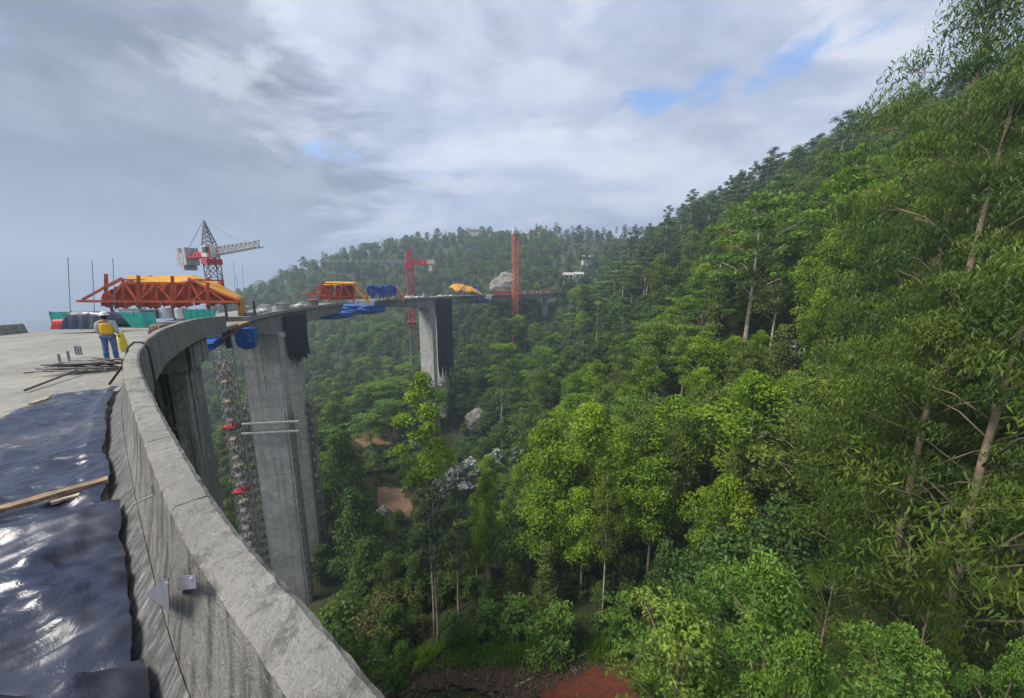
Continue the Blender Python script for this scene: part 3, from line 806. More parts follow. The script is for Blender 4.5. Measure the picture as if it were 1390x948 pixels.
# ------------------------------------------------------------------ form travellers
def cloth(name, P4, mat, parent, nu=24, nv=14, sag=0.15, seed=0, thick=0.03, ragged=0.0):
    """P4 = corners (bottom-left, bottom-right, top-right, top-left)"""
    a, b, c_, d_ = [Vector(q) for q in P4]
    nrm = (b - a).cross(d_ - a).normalized()
    rows = []
    for j in range(nv + 1):
        v = j / nv; r_ = []
        for i in range(nu + 1):
            u = i / nu
            p = a.lerp(b, u).lerp(d_.lerp(c_, u), v)
            f = (float(fbm(u * 7 + seed, v * 3, seed, 3)) - 0.45) * sag * 2 + 0.3 * sag * math.sin(u * 23 + seed)
            rg = ragged * (float(fbm(u * 9, seed, seed + 5, 2)) - 0.4) * (1 - v)
            r_.append(p + nrm * f + (d_ - a).normalized() * rg)
        rows.append(r_)
    mb = MB(); mb.grid(rows)
    o = mb.build(name, mat, parent, smooth=True)
    mod = o.modifiers.new('thick', 'SOLIDIFY'); mod.thickness = thick
    return o
A = at(105, 409, 45.0); B = at(328, 408, 47.5)
back = (Vector((0, 0, 1)).cross(B - A)).normalized() * 6.5
tr = empty('form_traveller', E(s_at_Y(46), 7.5, 0)); tag(tr, 'large orange steel truss frame with posts and sheeting at the left', 'form traveller')
def pp(px, py): return on_plane(px, py, A, B)
def member(a, b, r, name='member', mat='orange_steel', par=tr, both=True):
    mb = MB(); mb.bar(a, b, r); mb.build(name, mat, par)
    if both and not (par is tr and max(project(a)[0], project(b)[0]) > 262):
        mb = MB(); mb.bar(a + back, b + back, r); mb.build(name, mat, par)
bot = [(105, 412), (140, 412), (163, 411), (188, 411), (212, 411), (236, 411), (257, 411), (282, 411), (320, 412)]
top = [(141, 392), (166, 378), (188, 380), (212, 384), (234, 382), (256, 378), (282, 391)]
member(pp(105, 409), pp(325, 410), 0.22, 'bottom_chord')
for a, b in ((0, 1), (1, 2), (2, 3), (3, 4), (4, 5), (5, 6)): 
    if a in (1, 4): pass
member(pp(112, 407), pp(141, 391), 0.17, 'top_chord'); member(pp(141, 391), pp(166, 378), 0.2, 'top_chord')
member(pp(166, 384), pp(256, 385), 0.2, 'top_chord'); member(pp(256, 378), pp(282, 392), 0.2, 'top_chord'); member(pp(282, 392), pp(325, 408), 0.18, 'top_chord')
for x, y0, y1 in ((144, 372, 408), (188, 374, 418), (234, 375, 418), (282, 384, 418)):
    member(pp(x, y0), pp(x, y1), 0.24, 'post')
for x, y0, y1 in ((167, 379, 411), (212, 386, 411), (257, 379, 411)): member(pp(x, y0), pp(x, y1), 0.19, 'post')
for q in ((143, 393, 158, 410), (167, 382, 186, 408), (211, 386, 190, 408), (213, 386, 233, 408), (255, 382, 237, 408), (258, 382, 272, 408), (281, 392, 262, 408), (168, 382, 150, 408), (284, 394, 304, 408)):
    member(pp(q[0], q[1]), pp(q[2], q[3]), 0.14, 'diagonal')
for x, y in ((144, 408), (188, 410), (234, 410), (282, 410), (167, 380), (257, 380)):
    mb = MB(); mb.bar(pp(x, y), pp(x, y) + back, 0.15); mb.build('cross_beam', 'orange_steel', tr)
for x in (150, 188, 234, 282, 305):
    q = pp(x, 411); dzz = E(s_at_Y(46)).z
    for off_ in (Vector((0, 0, 0)), back):
        mb = MB(); mb.bar(q + off_, Vector((q.x + off_.x, q.y + off_.y, dzz - 0.05)), 0.2); mb.build('leg', 'dark_steel', tr)
bk = back * 0.10
for i, (x0, x1, y0, y1, sd_) in enumerate(((150, 168, 418, 385, 1), (168, 212, 418, 386, 2), (212, 258, 416, 386, 3), (258, 322, 414, 392, 4), (130, 150, 417, 396, 5))):
    yl = {130: 400, 150: 390, 168: 381, 212: 386, 258: 381}[x0]; yr = {150: 390, 168: 381, 212: 386, 258: 381, 322: 408}[x1]
    o = cloth('orange_sheet', (pp(x0, y0) + bk, pp(x1, y0) + bk, pp(x1, yr) + bk, pp(x0, yl) + bk), 'orange_tarp', tr, sag=0.3, seed=sd_, ragged=0.8)
# yellow roof tarp: draped from the rear chord over to the right hand end
def strip(name, fr, bk_, mat, label, cat='tarp', sag=0.12, seed=1, drop=0.0):
    """cloth strung between two matching polylines"""
    fr = [Vector(q) for q in fr]; bk_ = [Vector(q) for q in bk_]
    def samp(pl, u):
        x = u * (len(pl) - 1); i = min(int(x), len(pl) - 2); return pl[i].lerp(pl[i + 1], x - i)
    rows = []
    for j in range(11):
        v = j / 10; r_ = []
        for i in range(49):
            u = i / 48
            p = samp(fr, u).lerp(samp(bk_, u), v)
            p.z += (float(fbm(u * 14 + seed, v * 4, seed, 3)) - 0.45) * sag * 2 - drop * math.sin(math.pi * v)
            r_.append(p)
        rows.append(r_)
    mb = MB(); mb.grid(rows); o = mb.build(name, mat, None, smooth=True, origin=fr[0])
    mod = o.modifiers.new('thick', 'SOLIDIFY'); mod.thickness = 0.03
    tag(o, label, cat); return o
up = Vector((0, 0, 0.55))
def bp_(px, py): return on_plane(px, py, A + back, B + back)
strip('yellow_tarp', [pp(166, 379) + back * .15, pp(188, 383) + back * .15, pp(212, 385) + back * .15, pp(234, 384) + back * .15, pp(257, 378) + back * .05, pp(270, 384), pp(284, 391), pp(303, 399), pp(323, 407) - back * .05, pp(328, 430) - back * .05],
      [bp_(170, 374), bp_(190, 374), bp_(214, 375), bp_(238, 374), bp_(262, 374), bp_(277, 378), bp_(292, 383), bp_(308, 391), bp_(331, 403), bp_(335, 427)], 'yellow_tarp',
      'long yellow tarp draped over the top and right end of the big orange truss', seed=2, sag=0.16)
# second traveller beyond the nearer pier
A = at(420, 405, 90); B = at(505, 408, 96)
back = (Vector((0, 0, 1)).cross(B - A)).normalized() * 7
tr2 = empty('form_traveller', E(s_at_Y(90), 7.5, 0)); tag(tr2, 'smaller orange truss frame on the deck beyond the nearer pier', 'form traveller')
for a, b in (((418, 400), (500, 405)), ((437, 385), (482, 386)), ((420, 401), (437, 385)), ((482, 386), (500, 405)), ((437, 385), (430, 410)), ((466, 386), (458, 412)), ((482, 386), (480, 411)),
             ((437, 386), (452, 403)), ((466, 386), (452, 403)), ((466, 386), (478, 404)), ((450, 386), (446, 411)), ((420, 398), (408, 401)), ((418, 400), (424, 412))):
    member(pp(*a), pp(*b), 0.2, par=tr2)
for x in (437, 466, 482):
    mb = MB(); mb.bar(pp(x, 386), pp(x, 386) + back, 0.16); mb.build('cross_beam', 'orange_steel', tr2)
for i, (x0, x1) in enumerate(((432, 452), (452, 480))):
    cloth('orange_sheet', (pp(x0, 407) + back * .5, pp(x1, 407) + back * .5, pp(x1, 388) + back * .5, pp(x0 + 4, 388) + back * .5), 'orange_tarp', tr2, sag=0.3, seed=i + 9)
strip('yellow_tarp', [pp(438, 387), pp(460, 387), pp(478, 387), pp(484, 394) - back * .1, pp(492, 404) - back * .2, pp(499, 411) - back * .2], [pp(440, 385) + back + up, pp(462, 385) + back + up, pp(482, 385) + back + up, pp(490, 392) + back * .6, pp(498, 400) + back * .5, pp(504, 405) + back * .4], 'yellow_tarp',
      'yellow tarp over the smaller orange truss beyond the nearer pier', seed=4)
# third traveller: blue wrapped frame, and its yellow flap
A = at(500, 405, 108); B = at(550, 405, 112)
back = (Vector((0, 0, 1)).cross(B - A)).normalized() * 6
tr3 = empty('form_traveller', E(s_at_Y(108), 7.5, 0)); tag(tr3, 'steel frame wrapped in blue tarps left of the red crane', 'form traveller')
for a, b in (((500, 405), (546, 405)), ((506, 388), (536, 387)), ((500, 404), (506, 388)), ((536, 387), (546, 405)), ((515, 388), (515, 407)), ((526, 388), (526, 407)), ((506, 388), (515, 405)), ((526, 388), (515, 405)), ((526, 388), (538, 405))):
    member(pp(*a), pp(*b), 0.2, mat='grey_steel', par=tr3)
for i, (x0, x1, y0, y1) in enumerate(((498, 509, 402, 387), (507, 520, 401, 389), (518, 529, 403, 388), (527, 538, 400, 387))):
    cloth('blue_sheet', (pp(x0, y0) - back * .05, pp(x1, y0) - back * .05, pp(x1, y1) - back * .05, pp(x0, y1) - back * .05), 'blue_tarp', tr3, nu=14, nv=8, sag=1.0, seed=i * 7 + 19, ragged=4.5)
strip('yellow_tarp', [pp(535, 387), pp(540, 396), pp(544, 404), pp(546, 410)], [pp(538, 386) + back * .5, pp(545, 394) + back * .5, pp(550, 400) + back * .5, pp(551, 407) + back * .5], 'yellow_tarp', 'small yellow flap of tarp just left of the red crane mast', seed=6)
# fourth: yellow tarp tent right of the farther pier
A = at(618, 398, 146); B = at(660, 398, 156)
back = (Vector((0, 0, 1)).cross(B - A)).normalized() * 8
tr4 = empty('form_traveller', E(s_at_Y(150), 7.5, 0)); tag(tr4, 'low steel frame under a yellow tarp right of the farther pier', 'form traveller')
for a, b in (((618, 399), (660, 401)), ((630, 388), (648, 388)), ((620, 398), (630, 388)), ((648, 388), (657, 400)), ((630, 388), (630, 402)), ((648, 388), (648, 402))): member(pp(*a), pp(*b), 0.2, mat='grey_steel', par=tr4)
strip('yellow_tarp', [pp(619, 396), pp(626, 394), pp(634, 397), pp(641, 396), pp(649, 399), pp(657, 401)], [pp(622, 391) + back, pp(628, 386) + back, pp(634, 385) + back, pp(644, 387) + back, pp(650, 388) + back, pp(657, 395) + back], 'yellow_tarp', 'humped yellow tarp on the deck right of the farther pier', seed=7, sag=0.3, drop=-0.8)
o = cloth('blue_tarp', (pp(655, 401) + back, pp(665, 401) + back, pp(664, 387) + back, pp(655, 388) + back), 'blue_tarp', None, nu=12, nv=8, sag=0.5, seed=33); tag(o, 'upright blue sheet at the right end of the yellow tarp hump', 'tarp')
# ------------------------------------------------------------------ things on the near deck
def plastic_sheet(s0, s1, o_in, o_out, label, seed, amp, lift=0.02, fold=1.0):
    """crumpled plastic laid on the deck; o_in/o_out: functions of station"""
    ns, no = int((s1 - s0) / 0.028), int((max(o_out(s0), o_out(s1)) - 0.6) / 0.028)
    S = np.linspace(s0, s1, ns); U = np.linspace(0, 1, no)
    base = E((s0 + s1) / 2, 1.6)
    pts = np.zeros((ns, no, 3))
    ex = np.array([E(s)[:] for s in S]); tx = np.interp(S, ES, ET[:, 0]); ty = np.interp(S, ES, ET[:, 1]); l = np.hypot(tx, ty); tx /= l; ty /= l
    oi = np.array([o_in(s) for s in S]) + 0.10 * (fbm(S * 1.1, S * 0, seed, 5) - 0.45) * 2
    oo = np.array([o_out(s) for s in S]) + 0.12 * (fbm(S * 1.7, S * 0 + 5, seed + 3, 4) - 0.45) * 2
    O = oi[:, None] + (oo - oi)[:, None] * U[None]
    SS = np.repeat(S[:, None], no, 1)
    end = 0.10 * (fbm(O * 2.0, O * 0, seed + 8, 4) - 0.45)
    frac = (SS - s0) / (s1 - s0)
    SS = SS + end * (np.abs(frac - 0.5) * 2) ** 4
    x = ex[:, 0][:, None] - ty[:, None] * O; y = ex[:, 1][:, None] + tx[:, None] * O
    # warped ridged folds running across the sheet, plus fine creases
    wx = fbm(SS * 0.9, O * 0.9, seed + 20, 3) * 2.2; wy = fbm(SS * 0.9 + 9, O * 0.9, seed + 21, 3) * 2.2
    r1 = 1 - np.abs(2 * fbm(SS * 0.75 + wx * 1.1, O * 0.45 + wy * 1.1, seed + 1, 2) / 0.75 - 1)
    r2 = 1 - np.abs(2 * fbm(SS * 1.9 + wy, O * 0.9 + wx, seed + 2, 3) / 0.87 - 1)
    r3 = 1 - np.abs(2 * fbm(SS * 7 + wx * 2, O * 5 + wy * 2, seed + 5, 3) / 0.87 - 1)
    # sharp creases: distance to the edges of random cells
    def crease(fx, fy, sd_):
        px_, py_ = SS * fx + wx * .5, O * fy + wy * .5; ci_, cj_ = np.floor(px_), np.floor(py_); d1 = np.full(px_.shape, 9.0); d2 = d1.copy()
        for a_ in (-1, 0, 1):
            for b_ in (-1, 0, 1):
                gx_, gy_ = ci_ + a_, cj_ + b_
                h1 = np.sin(gx_ * 127.1 + gy_ * 311.7 + sd_) * 43758.5453; h2 = np.sin(gx_ * 269.5 + gy_ * 183.3 + sd_) * 43758.5453
                dd = np.hypot(gx_ + h1 - np.floor(h1) - px_, gy_ + h2 - np.floor(h2) - py_)
                d2 = np.minimum(d2, np.maximum(d1, dd)); d1 = np.minimum(d1, dd)
        return d2 - d1
    cz1 = np.clip(1 - crease(0.95, 0.7, seed) * 2.0, 0, 1); cz2 = np.clip(1 - crease(4.2, 3.0, seed + 3.3) * 2.0, 0, 1)
    bul = fbm(SS * 0.8, O * 0.9, seed + 7, 3)
    env = np.minimum(1, np.minimum(U, 1 - U)[None] * 9 + 0.25)
    edge_roll = np.exp(-((O - oi[:, None]) / 0.16) ** 2) * (0.2 + fbm(SS * 1.3, O * 0, seed + 30, 4)) * 0.10
    h = amp * (fold * np.clip(r1, 0, 1) ** 3 * 0.55 + 0.5 * np.clip(r2, 0, 1) ** 4 + 0.10 * np.clip(r3, 0, 1) ** 2 + 0.62 * cz1 + 0.20 * cz2 + 0.35 * bul) * env + edge_roll
    z = ex[:, 2][:, None] + lift + h
    me = grid_mesh('plastic_sheet', (x - base.x).ravel(), (y - base.y).ravel(), (z - base.z).ravel(), no, ns)
    me.materials.append(MATS['navy_plastic'])
    o = link(bpy.data.objects.new('plastic_sheet', me)); o.location = base
    tag(o, label, 'plastic sheet')
    return o
sa = s_at_Y(0.2); sb = s_at_Y(2.0); sc_ = s_at_Y(3.5); sd2 = s_at_Y(8.6)
plastic_sheet(sa - 1.6, sb + 0.25, lambda s: 0.47, lambda s: 3.6, 'heavily crumpled dark plastic sheet nearest the camera at the bottom left', 11, 0.22, 0.02, 1.1)
plastic_sheet(sb - 0.1, sc_ + 0.35, lambda s: 0.48, lambda s: 3.4, 'dusty dark plastic sheet folded below the timber plank', 23, 0.15, 0.05, 0.9)
plastic_sheet(sc_ + 0.1, sd2, lambda s: 0.52, lambda s: 2.9 - (s - sc_) * 0.17, 'smoother dark plastic sheet spread between the timber plank and the rebar pile', 37, 0.07, 0.03, 0.6)
def plank(a, b, w_, th, mat, label, name='timber_plank', tilt=0.0, cat='plank'):
    a, b = Vector(a), Vector(b); d = (b - a).normalized(); sdv = d.cross(Vector((0, 0, 1))).normalized(); upv = sdv.cross(d)
    mb = MB(); h = [(-w_ / 2, -th / 2), (w_ / 2, -th / 2), (w_ / 2, th / 2), (-w_ / 2, th / 2)]
    n = 9; rr = random.Random(int(abs(a.x) * 1000)); rings = []
    for i in range(n):
        p = a.lerp(b, i / (n - 1)); j = 0.006
        rings.append([p + sdv * (x + rr.uniform(-j, j)) + upv * (y + rr.uniform(-j, j)) for x, y in h])
    vs = [q for r_ in rings for q in r_]
    fs = [(i * 4 + j, i * 4 + (j + 1) % 4, i * 4 + 4 + (j + 1) % 4, i * 4 + 4 + j) for i in range(n - 1) for j in range(4)] + [(3, 2, 1, 0), tuple((n - 1) * 4 + j for j in range(4))]
    mb.add(vs, fs); o = mb.build(name, mat, None, origin=a); tag(o, label, cat); return o
zd = E(sc_).z
plank(atz(-40, 703, zd + 0.17), atz(147, 651, zd + 0.17), 0.10, 0.05, 'timber', 'weathered timber plank laid across the dark plastic sheets')
plank(atz(70, 682, zd + 0.12), atz(140, 664, zd + 0.13), 0.06, 0.03, 'pale_timber', 'short pale batten beside the right end of the timber plank')
plank(atz(42, 549, zd + 0.12), atz(66, 541, zd + 0.12), 0.07, 0.05, 'pale_timber', 'small pale offcut of wood on the upper plastic sheet', 'wood_offcut')
# rebar pile
pc = atz(122, 500, E(s_at_Y(10.4)).z)
pile = empty('rebar_pile', pc); tag(pile, 'untidy pile of grey steel reinforcing bars beside the parapet', 'rebar')
mb = MB(); mb.bar((-1.0, 0, 0), (1.0, 0, 0), 0.022, 6); rebar_me = mb.build('bar', 'dark_steel', pile, origin=(0, 0, 0)); rebar_me.location = (0, 0, 0.05)
bars = [rebar_me]
rr = random.Random(5)
for k in range(64):
    o = rebar_me.copy(); COL.objects.link(o); o.parent = pile; lay = k // 16
    o.location = (rr.uniform(-0.35, 0.35), rr.uniform(-0.75, 0.75) * (1 - lay * 0.18), 0.05 + lay * 0.055 + rr.random() * 0.03)
    o.rotation_euler = (0, rr.uniform(-0.05, 0.05), rr.gauss(0.25, 0.28)); o.scale = (rr.uniform(0.45, 0.85), 1, 1)
    if k % 3 == 0: o.data = o.data
g2 = rebar_me.data.copy(); g2.materials.clear(); g2.materials.append(MATS['scaffold_steel'])
for k, o in enumerate([c for c in pile.children]):
    if k % 2: o.data = g2
def rod(a, b, r, mat, label, name='steel_rod', cat='rod'):
    mb = MB(); mb.bar(a, b, r, 6); o = mb.build(name, mat, None, origin=a); tag(o, label, cat); return o
rod(atz(34, 530, E(s_at_Y(9)).z + 0.03), atz(104, 503, E(s_at_Y(10)).z + 0.05), 0.03, 'dark_steel', 'single dark rod lying on the deck left of the rebar pile')
for k, (x, y0, y1, lab) in enumerate(((83, 498, 481, 'leftmost short steel stub standing by the rebar pile'), (95, 493, 478, 'second short steel stub standing by the rebar pile'))):
    a = atz(x, y0, E(s_at_Y(10.5)).z); b = a + Vector((0, 0, 0.42)); rod(a, b, 0.035, 'scaffold_steel', lab, 'steel_stub')
for k, x in enumerate((104, 107.5, 111)):
    a = atz(x, 482, E(s_at_Y(12)).z); rod(a, a + Vector((0, 0, 0.36)), 0.03, 'zinc_plate', ('left', 'middle', 'right')[k] + ' one of three bluish stubs behind the rebar pile', 'steel_stub')
# hose over the parapet
sh = s_at_Y(9.6)
mb = MB(); mb.tube([E(sh - 0.4, 0.75, 0.05), E(sh - 0.15, 0.42, 0.55), E(sh, 0.33, 0.93), E(sh + .05, 0.2, 1.06), E(sh + .05, 0.05, 1.04), E(sh, -0.06, 0.85), E(sh - 0.2, -0.07, 0.3), E(sh - 0.5, -0.08, -0.4), E(sh - 0.8, -0.1, -1.6)], 0.026, 8)
o = mb.build('black_hose', 'black_rubber', None, smooth=True, origin=E(sh)); tag(o, 'black hose looped over the parapet beside the worker', 'hose')
# steel plates on the parapet face
def face_pt(px, py, off=0.33):
    # intersect sight line with the inner parapet face
    best = None
    for s in np.linspace(s0p, s_at_Y(6), 1500):
        q = E(s, off); X, Yp, _ = project((q.x, q.y, q.z + 0.5))
        d = at(px, py, q.y)
        e = abs(d.x - q.x)
        if best is None or e < best[0]: best = (e, d, s)
    return best[1], best[2]
def plate(pxs, label, th=0.004, name='steel_plate', out=0.0):
    P_ = []
    for px, py in pxs:
        q, s = face_pt(px, py, out); P_.append(q)
    nrm = (P_[1] - P_[0]).cross(P_[2] - P_[0]).normalized()
    if nrm.dot(Vector((0, 0, CZ)) - P_[0]) < 0: nrm = -nrm
    mb = MB(); n = len(P_)
    mb.add([q for q in P_] + [q + nrm * th for q in P_], [tuple(range(n)), tuple(range(2 * n - 1, n - 1, -1))] + [(i, (i + 1) % n, n + (i + 1) % n, n + i) for i in range(n)])
    o = mb.build(name, 'zinc_plate', None, origin=P_[0]); tag(o, label, 'plate')
    mb = MB(); c = P_[0].lerp(P_[1], 0.5) * 0.5 + P_[-1] * 0.5
    q = P_[1] * .85 + P_[-1] * .15; mb.bar(q, q + nrm * 0.012, 0.008, 6); b = mb.build('bolt', 'pale_steel', o)
    return o
plate([(241, 782), (267, 780), (268, 798), (242, 802)], 'small square grey steel plate bolted to the near parapet face', out=0.262)
plate([(198, 806), (229, 783), (231, 829)], 'triangular grey steel plate sticking out at the foot of the near parapet', out=0.32)
q, s = face_pt(209, 672, 0.34)
mb = MB(); mb.bar(q + Vector((0, 0, 0.05)), q, 0.004, 6); q2 = E(s, 0.40); mb.bar(q, Vector((q2.x, q2.y, q.z - 0.01)), 0.004, 6)
o = mb.build('bent_bar', 'grey_steel', None, origin=q); tag(o, 'short bent steel bar sticking out of the parapet face', 'bar')
# covered stack, red sheet, teal nets
def mound(px0, px1, ytop, ybot, zdeck, dep_, mat, name, label, cat, seed, boxy=1.0):
    a, b = atz(px0, ybot, zdeck), atz(px1, ybot, zdeck)
    hgt = (at((px0 + px1) / 2, ytop, (a.y + b.y) / 2).z - zdeck)
    u = (b - a); bk_ = Vector((-u.y, u.x, 0)).normalized() * dep_
    rows = []
    prof = [(-0.12, 0.0), (-0.03, 0.35), (0.0, 0.75), (0.06, 0.97), (0.3, 1.0), (0.6, 0.98), (0.9, 0.93), (1.0, 0.6), (1.08, 0.0)]
    for k, (d, h) in enumerate(prof):
        r_ = []
        for i in range(41):
            v = i / 40
            e = min(1.0, min(v, 1 - v) / 0.12) ** 0.6
            f = 0.14 * math.sin(v * 29 + seed) * (1 - h) + 0.10 * (float(fbm(v * 8, k * 0.7, seed, 3)) - 0.45)
            r_.append(a + u * (v + (0.5 - v) * 0.05 * h) + bk_ * (d + f * 0.6) + Vector((0, 0, hgt * (h * (0.25 + 0.75 * e) + 0.12 * h * (float(fbm(v * 5, 3, seed, 2)) - 0.4)) + 0.004)))
        rows.append(r_)
    mb = MB(); mb.grid(rows); o = mb.build(name, mat, None, smooth=True, origin=a)
    tag(o, label, cat); return o
zk = E(s_at_Y(27)).z
mound(84, 150, 424, 447, zk, 1.4, 'navy_plastic', 'covered_stack', 'stack of goods under a dark blue plastic cover behind the worker', 'covered stack', 4)
mound(70, 89, 434, 447, zk, 0.8, 'red_tarp', 'red_sheet', 'crumpled red sheet left of the dark covered stack', 'sheet', 9)
mound(201, 221, 441, 457, E(s_at_Y(20)).z + 0.3, 0.8, 'plywood_brown', 'covered_machine', 'small brown covered machine against the parapet right of the worker', 'machine', 12)
def fence(pts, hgt, label, seed, z=0.0):
    root = empty('safety_net_fence', pts[0]); tag(root, label, 'fence')
    L = [0]
    for i in range(len(pts) - 1): L.append(L[-1] + (pts[i + 1] - pts[i]).length)
    n = max(6, int(L[-1] / 0.35)); rows = []
    for j in range(7):
        r_ = []
        for i in range(n + 1):
            x = L[-1] * i / n
            p = Vector([np.interp(x, L, [q[k] for q in pts]) for k in range(3)])
            f = 0.10 * math.sin(x * 4.1 + seed + j * .5) * (0.4 + 0.6 * (1 - j / 6))
            p += Vector((f * 0.6, -f * 0.8, 0.08 + (hgt + 0.1 * (float(fbm(x * 0.7, seed, seed, 2)) - 0.4)) * j / 6)); r_.append(p)
        rows.append(r_)
    mb = MB(); mb.grid(rows); o = mb.build('netting', 'teal_net', root, smooth=True)
    x = 0
    while x <= L[-1]:
        p = Vector([np.interp(x, L, [q[k] for q in pts]) for k in range(3)])
        mb = MB(); mb.bar(p, p + Vector((0, 0, hgt + 0.15)), 0.035); mb.build('post', 'timber', root); x += 1.9
zf = E(s_at_Y(31)).z
fence([atz(72, 446, zf), atz(150, 446, zf), atz(200, 447, zf), atz(214, 446, zf)], 1.35, 'teal safety net fence behind the worker and the covered stack', 1)
fence([E(s_at_Y(24), .7, .4), E(s_at_Y(27), .7, .4), E(s_at_Y(30), .7, .35), E(s_at_Y(32.5), .7, .3)], 1.15, 'teal safety net rising above the far end of the curved parapet', 3)
# clutter under the big truss: white drums, boxes
def drum(p, r, h, mat, label, lay=False):
    p = Vector(p); root = empty('plastic_drum', p); tag(root, label, 'drum')
    mb = MB(); mb.tube([p + Vector((0, 0, z * h)) for z in (0, .04, .3, .31, .33, .34, .66, .67, .69, .7, .96, 1)], [r * k for k in (.93, 1, 1, 1.04, 1.04, 1, 1, 1.04, 1.04, 1, 1, .93)], 16); mb.build('body', mat, root, smooth=False)
    mb = MB(); mb.bar(p + Vector((r * .4, 0, h)), p + Vector((r * .4, 0, h + .06)), r * .18, 8); mb.build('cap', 'black_rubber', root)
zt_ = E(s_at_Y(42)).z
for x, y, rr_, hh, lab in ((228, 432, .75, 1.3, 'white drum under the middle of the big orange truss'), (247, 432, .7, 1.3, 'white drum second from the left under the big orange truss'), (262, 431, .6, 1.0, 'grey drum rightmost of those under the big orange truss')):
    drum(atz(x, y, zt_), rr_, hh, 'white_paint' if x < 255 else 'grey_steel', lab)
def site_box(p, size, rz, mat, label, name='site_box', cat='box', lid=True):
    p = Vector(p); root = empty(name, p); tag(root, label, cat)
    mb = MB(); mb.box(p + Vector((0, 0, size[2] / 2)), size, rz); mb.build('body', mat, root)
    if lid:
        mb = MB(); mb.box(p + Vector((0, 0, size[2] + 0.05)), (size[0] * 1.06, size[1] * 1.06, 0.1), rz); mb.build('lid', 'grey_steel', root)
        for k in (-1, 1):
            mb = MB(); mb.box(p + Vector((k * size[0] * .36 * math.cos(rz), k * size[0] * .36 * math.sin(rz), size[2] / 2)), (0.08, size[1] * 1.03, size[2] * .9), rz); mb.build('rib', 'grey_steel', root)
site_box(atz(182, 433, zt_), (2.2, 1.2, 1.2), .2, 'white_paint', 'white crate under the left half of the big orange truss')
site_box(atz(205, 433, zt_), (1.4, 1.0, 1.1), .5, 'plywood_brown', 'brown crate between the white crate and the white drums')
# deck clutter on the two cantilevers
rc = random.Random(21)
spots = [('white sacks and boxes at the right edge of the nearer cantilever', s_at_Y(64), 1.2, 'white_paint'), ('pale block on the nearer cantilever close to the crane', s_at_Y(58), 2.0, 'pale_timber'),
         ('grey generator box on the nearer cantilever deck', s_at_Y(72), 1.6, 'grey_steel'), ('white box at the tip before the smaller orange truss', s_at_Y(78), 0.9, 'white_paint'), ('brown box beside the left end of the smaller orange truss', s_at_Y(83), 1.5, 'plywood_brown'),
         ('white crate left of the yellow hump on the farther deck', s_at_Y(140), 1.0, 'white_paint'), ('pale crate just right of the red crane on the farther deck', s_at_Y(118), 1.0, 'pale_timber'), ('white crate above the farther pier', s_at_Y(124), 1.2, 'white_paint'), ('grey crate above the dark shade sheet of the farther pier', s_at_Y(132), 1.3, 'grey_steel')]
for lab, s, o, mt in spots:
    site_box(E(s, o + 0.8, 0.0), (rc.uniform(1.8, 3.4), rc.uniform(1, 1.6), rc.uniform(0.8, 1.5)), heading(s), mt, lab)
# low heaps of sacks along the deck edges
def sack_row(s0, s1, o, label, seed, n):
    root = empty('sack_heap', E((s0 + s1) / 2, o)); tag(root, label, 'sacks'); rr = random.Random(seed)
    for k in range(n):
        s = s0 + (s1 - s0) * (k + rr.random() * .6) / n; mb = MB()
        mb.ball(E(s, o + rr.uniform(-.4, .4), 0.25 + 0.3 * rr.random()), 0.6, 8, 5, (1.2, 1, .6), 0.12, rr); mb.build('sack', rr.choice(['white_paint', 'pale_timber', 'pale_steel']), root, smooth=True)
sack_row(s_at_Y(54), s_at_Y(62), 1.3, 'row of pale sacks on the deck between the big truss and the nearer pier', 1, 9)
sack_row(s_at_Y(72), s_at_Y(80), 1.3, 'white sacks heaped above the dark net of the nearer pier', 2, 8)
sack_row(s_at_Y(117), s_at_Y(130), 1.3, 'row of pale sacks on the deck above the farther pier', 3, 12)
sack_row(s_at_Y(137), s_at_Y(146), 1.2, 'white sacks left of the yellow hump', 4, 7)
# site poles
for k, (x, y0, y1, Y, lab) in enumerate(((92, 349, 440, 40, 'tall thin pole leftmost behind the teal fence'), (125, 354, 440, 42, 'second thin pole from the left behind the orange truss'), (153, 351, 438, 44, 'third thin pole rising behind the orange truss'),
                                         (317, 355, 425, 75, 'thin pole right of the crane mast on the left'), (321, 372, 425, 76, 'shortest thin pole right of the crane mast'), (329, 360, 425, 78, 'rightmost thin pole right of the crane mast'))):
    a, b = at(x + 3, y1, Y), at(x, y0, Y)
    rod(Vector((a.x, a.y, a.z - 0.6)), b, 0.035, 'grey_steel', lab, 'site_pole', 'pole')
# ------------------------------------------------------------------ the worker
def skin_body(name, verts, edges, radii, mat, parent, sub=2, root=0):
    me = bpy.data.meshes.new(name); me.from_pydata([tuple(v) for v in verts], edges, [])
    o = bpy.data.objects.new(name, me); COL.objects.link(o); o.parent = parent
    md = o.modifiers.new('skin', 'SKIN'); md.use_smooth_shade = True
    for i, r_ in enumerate(radii):
        sv = me.skin_vertices[0].data[i]; sv.radius = r_ if isinstance(r_, tuple) else (r_, r_); sv.use_root = (i == root)
    ms = o.modifiers.new('sub', 'SUBSURF'); ms.levels = sub; ms.render_levels = sub
    me.materials.append(MATS[mat]); return o
wz = atz(153, 489, E(s_at_Y(12)).z + 0.01)
wk = empty('person', (wz.x, wz.y, E(s_at_Y(12)).z + 0.02), R(35)); tag(wk, 'worker in white helmet, yellow vest and blue jeans standing by the parapet, seen from behind', 'person')
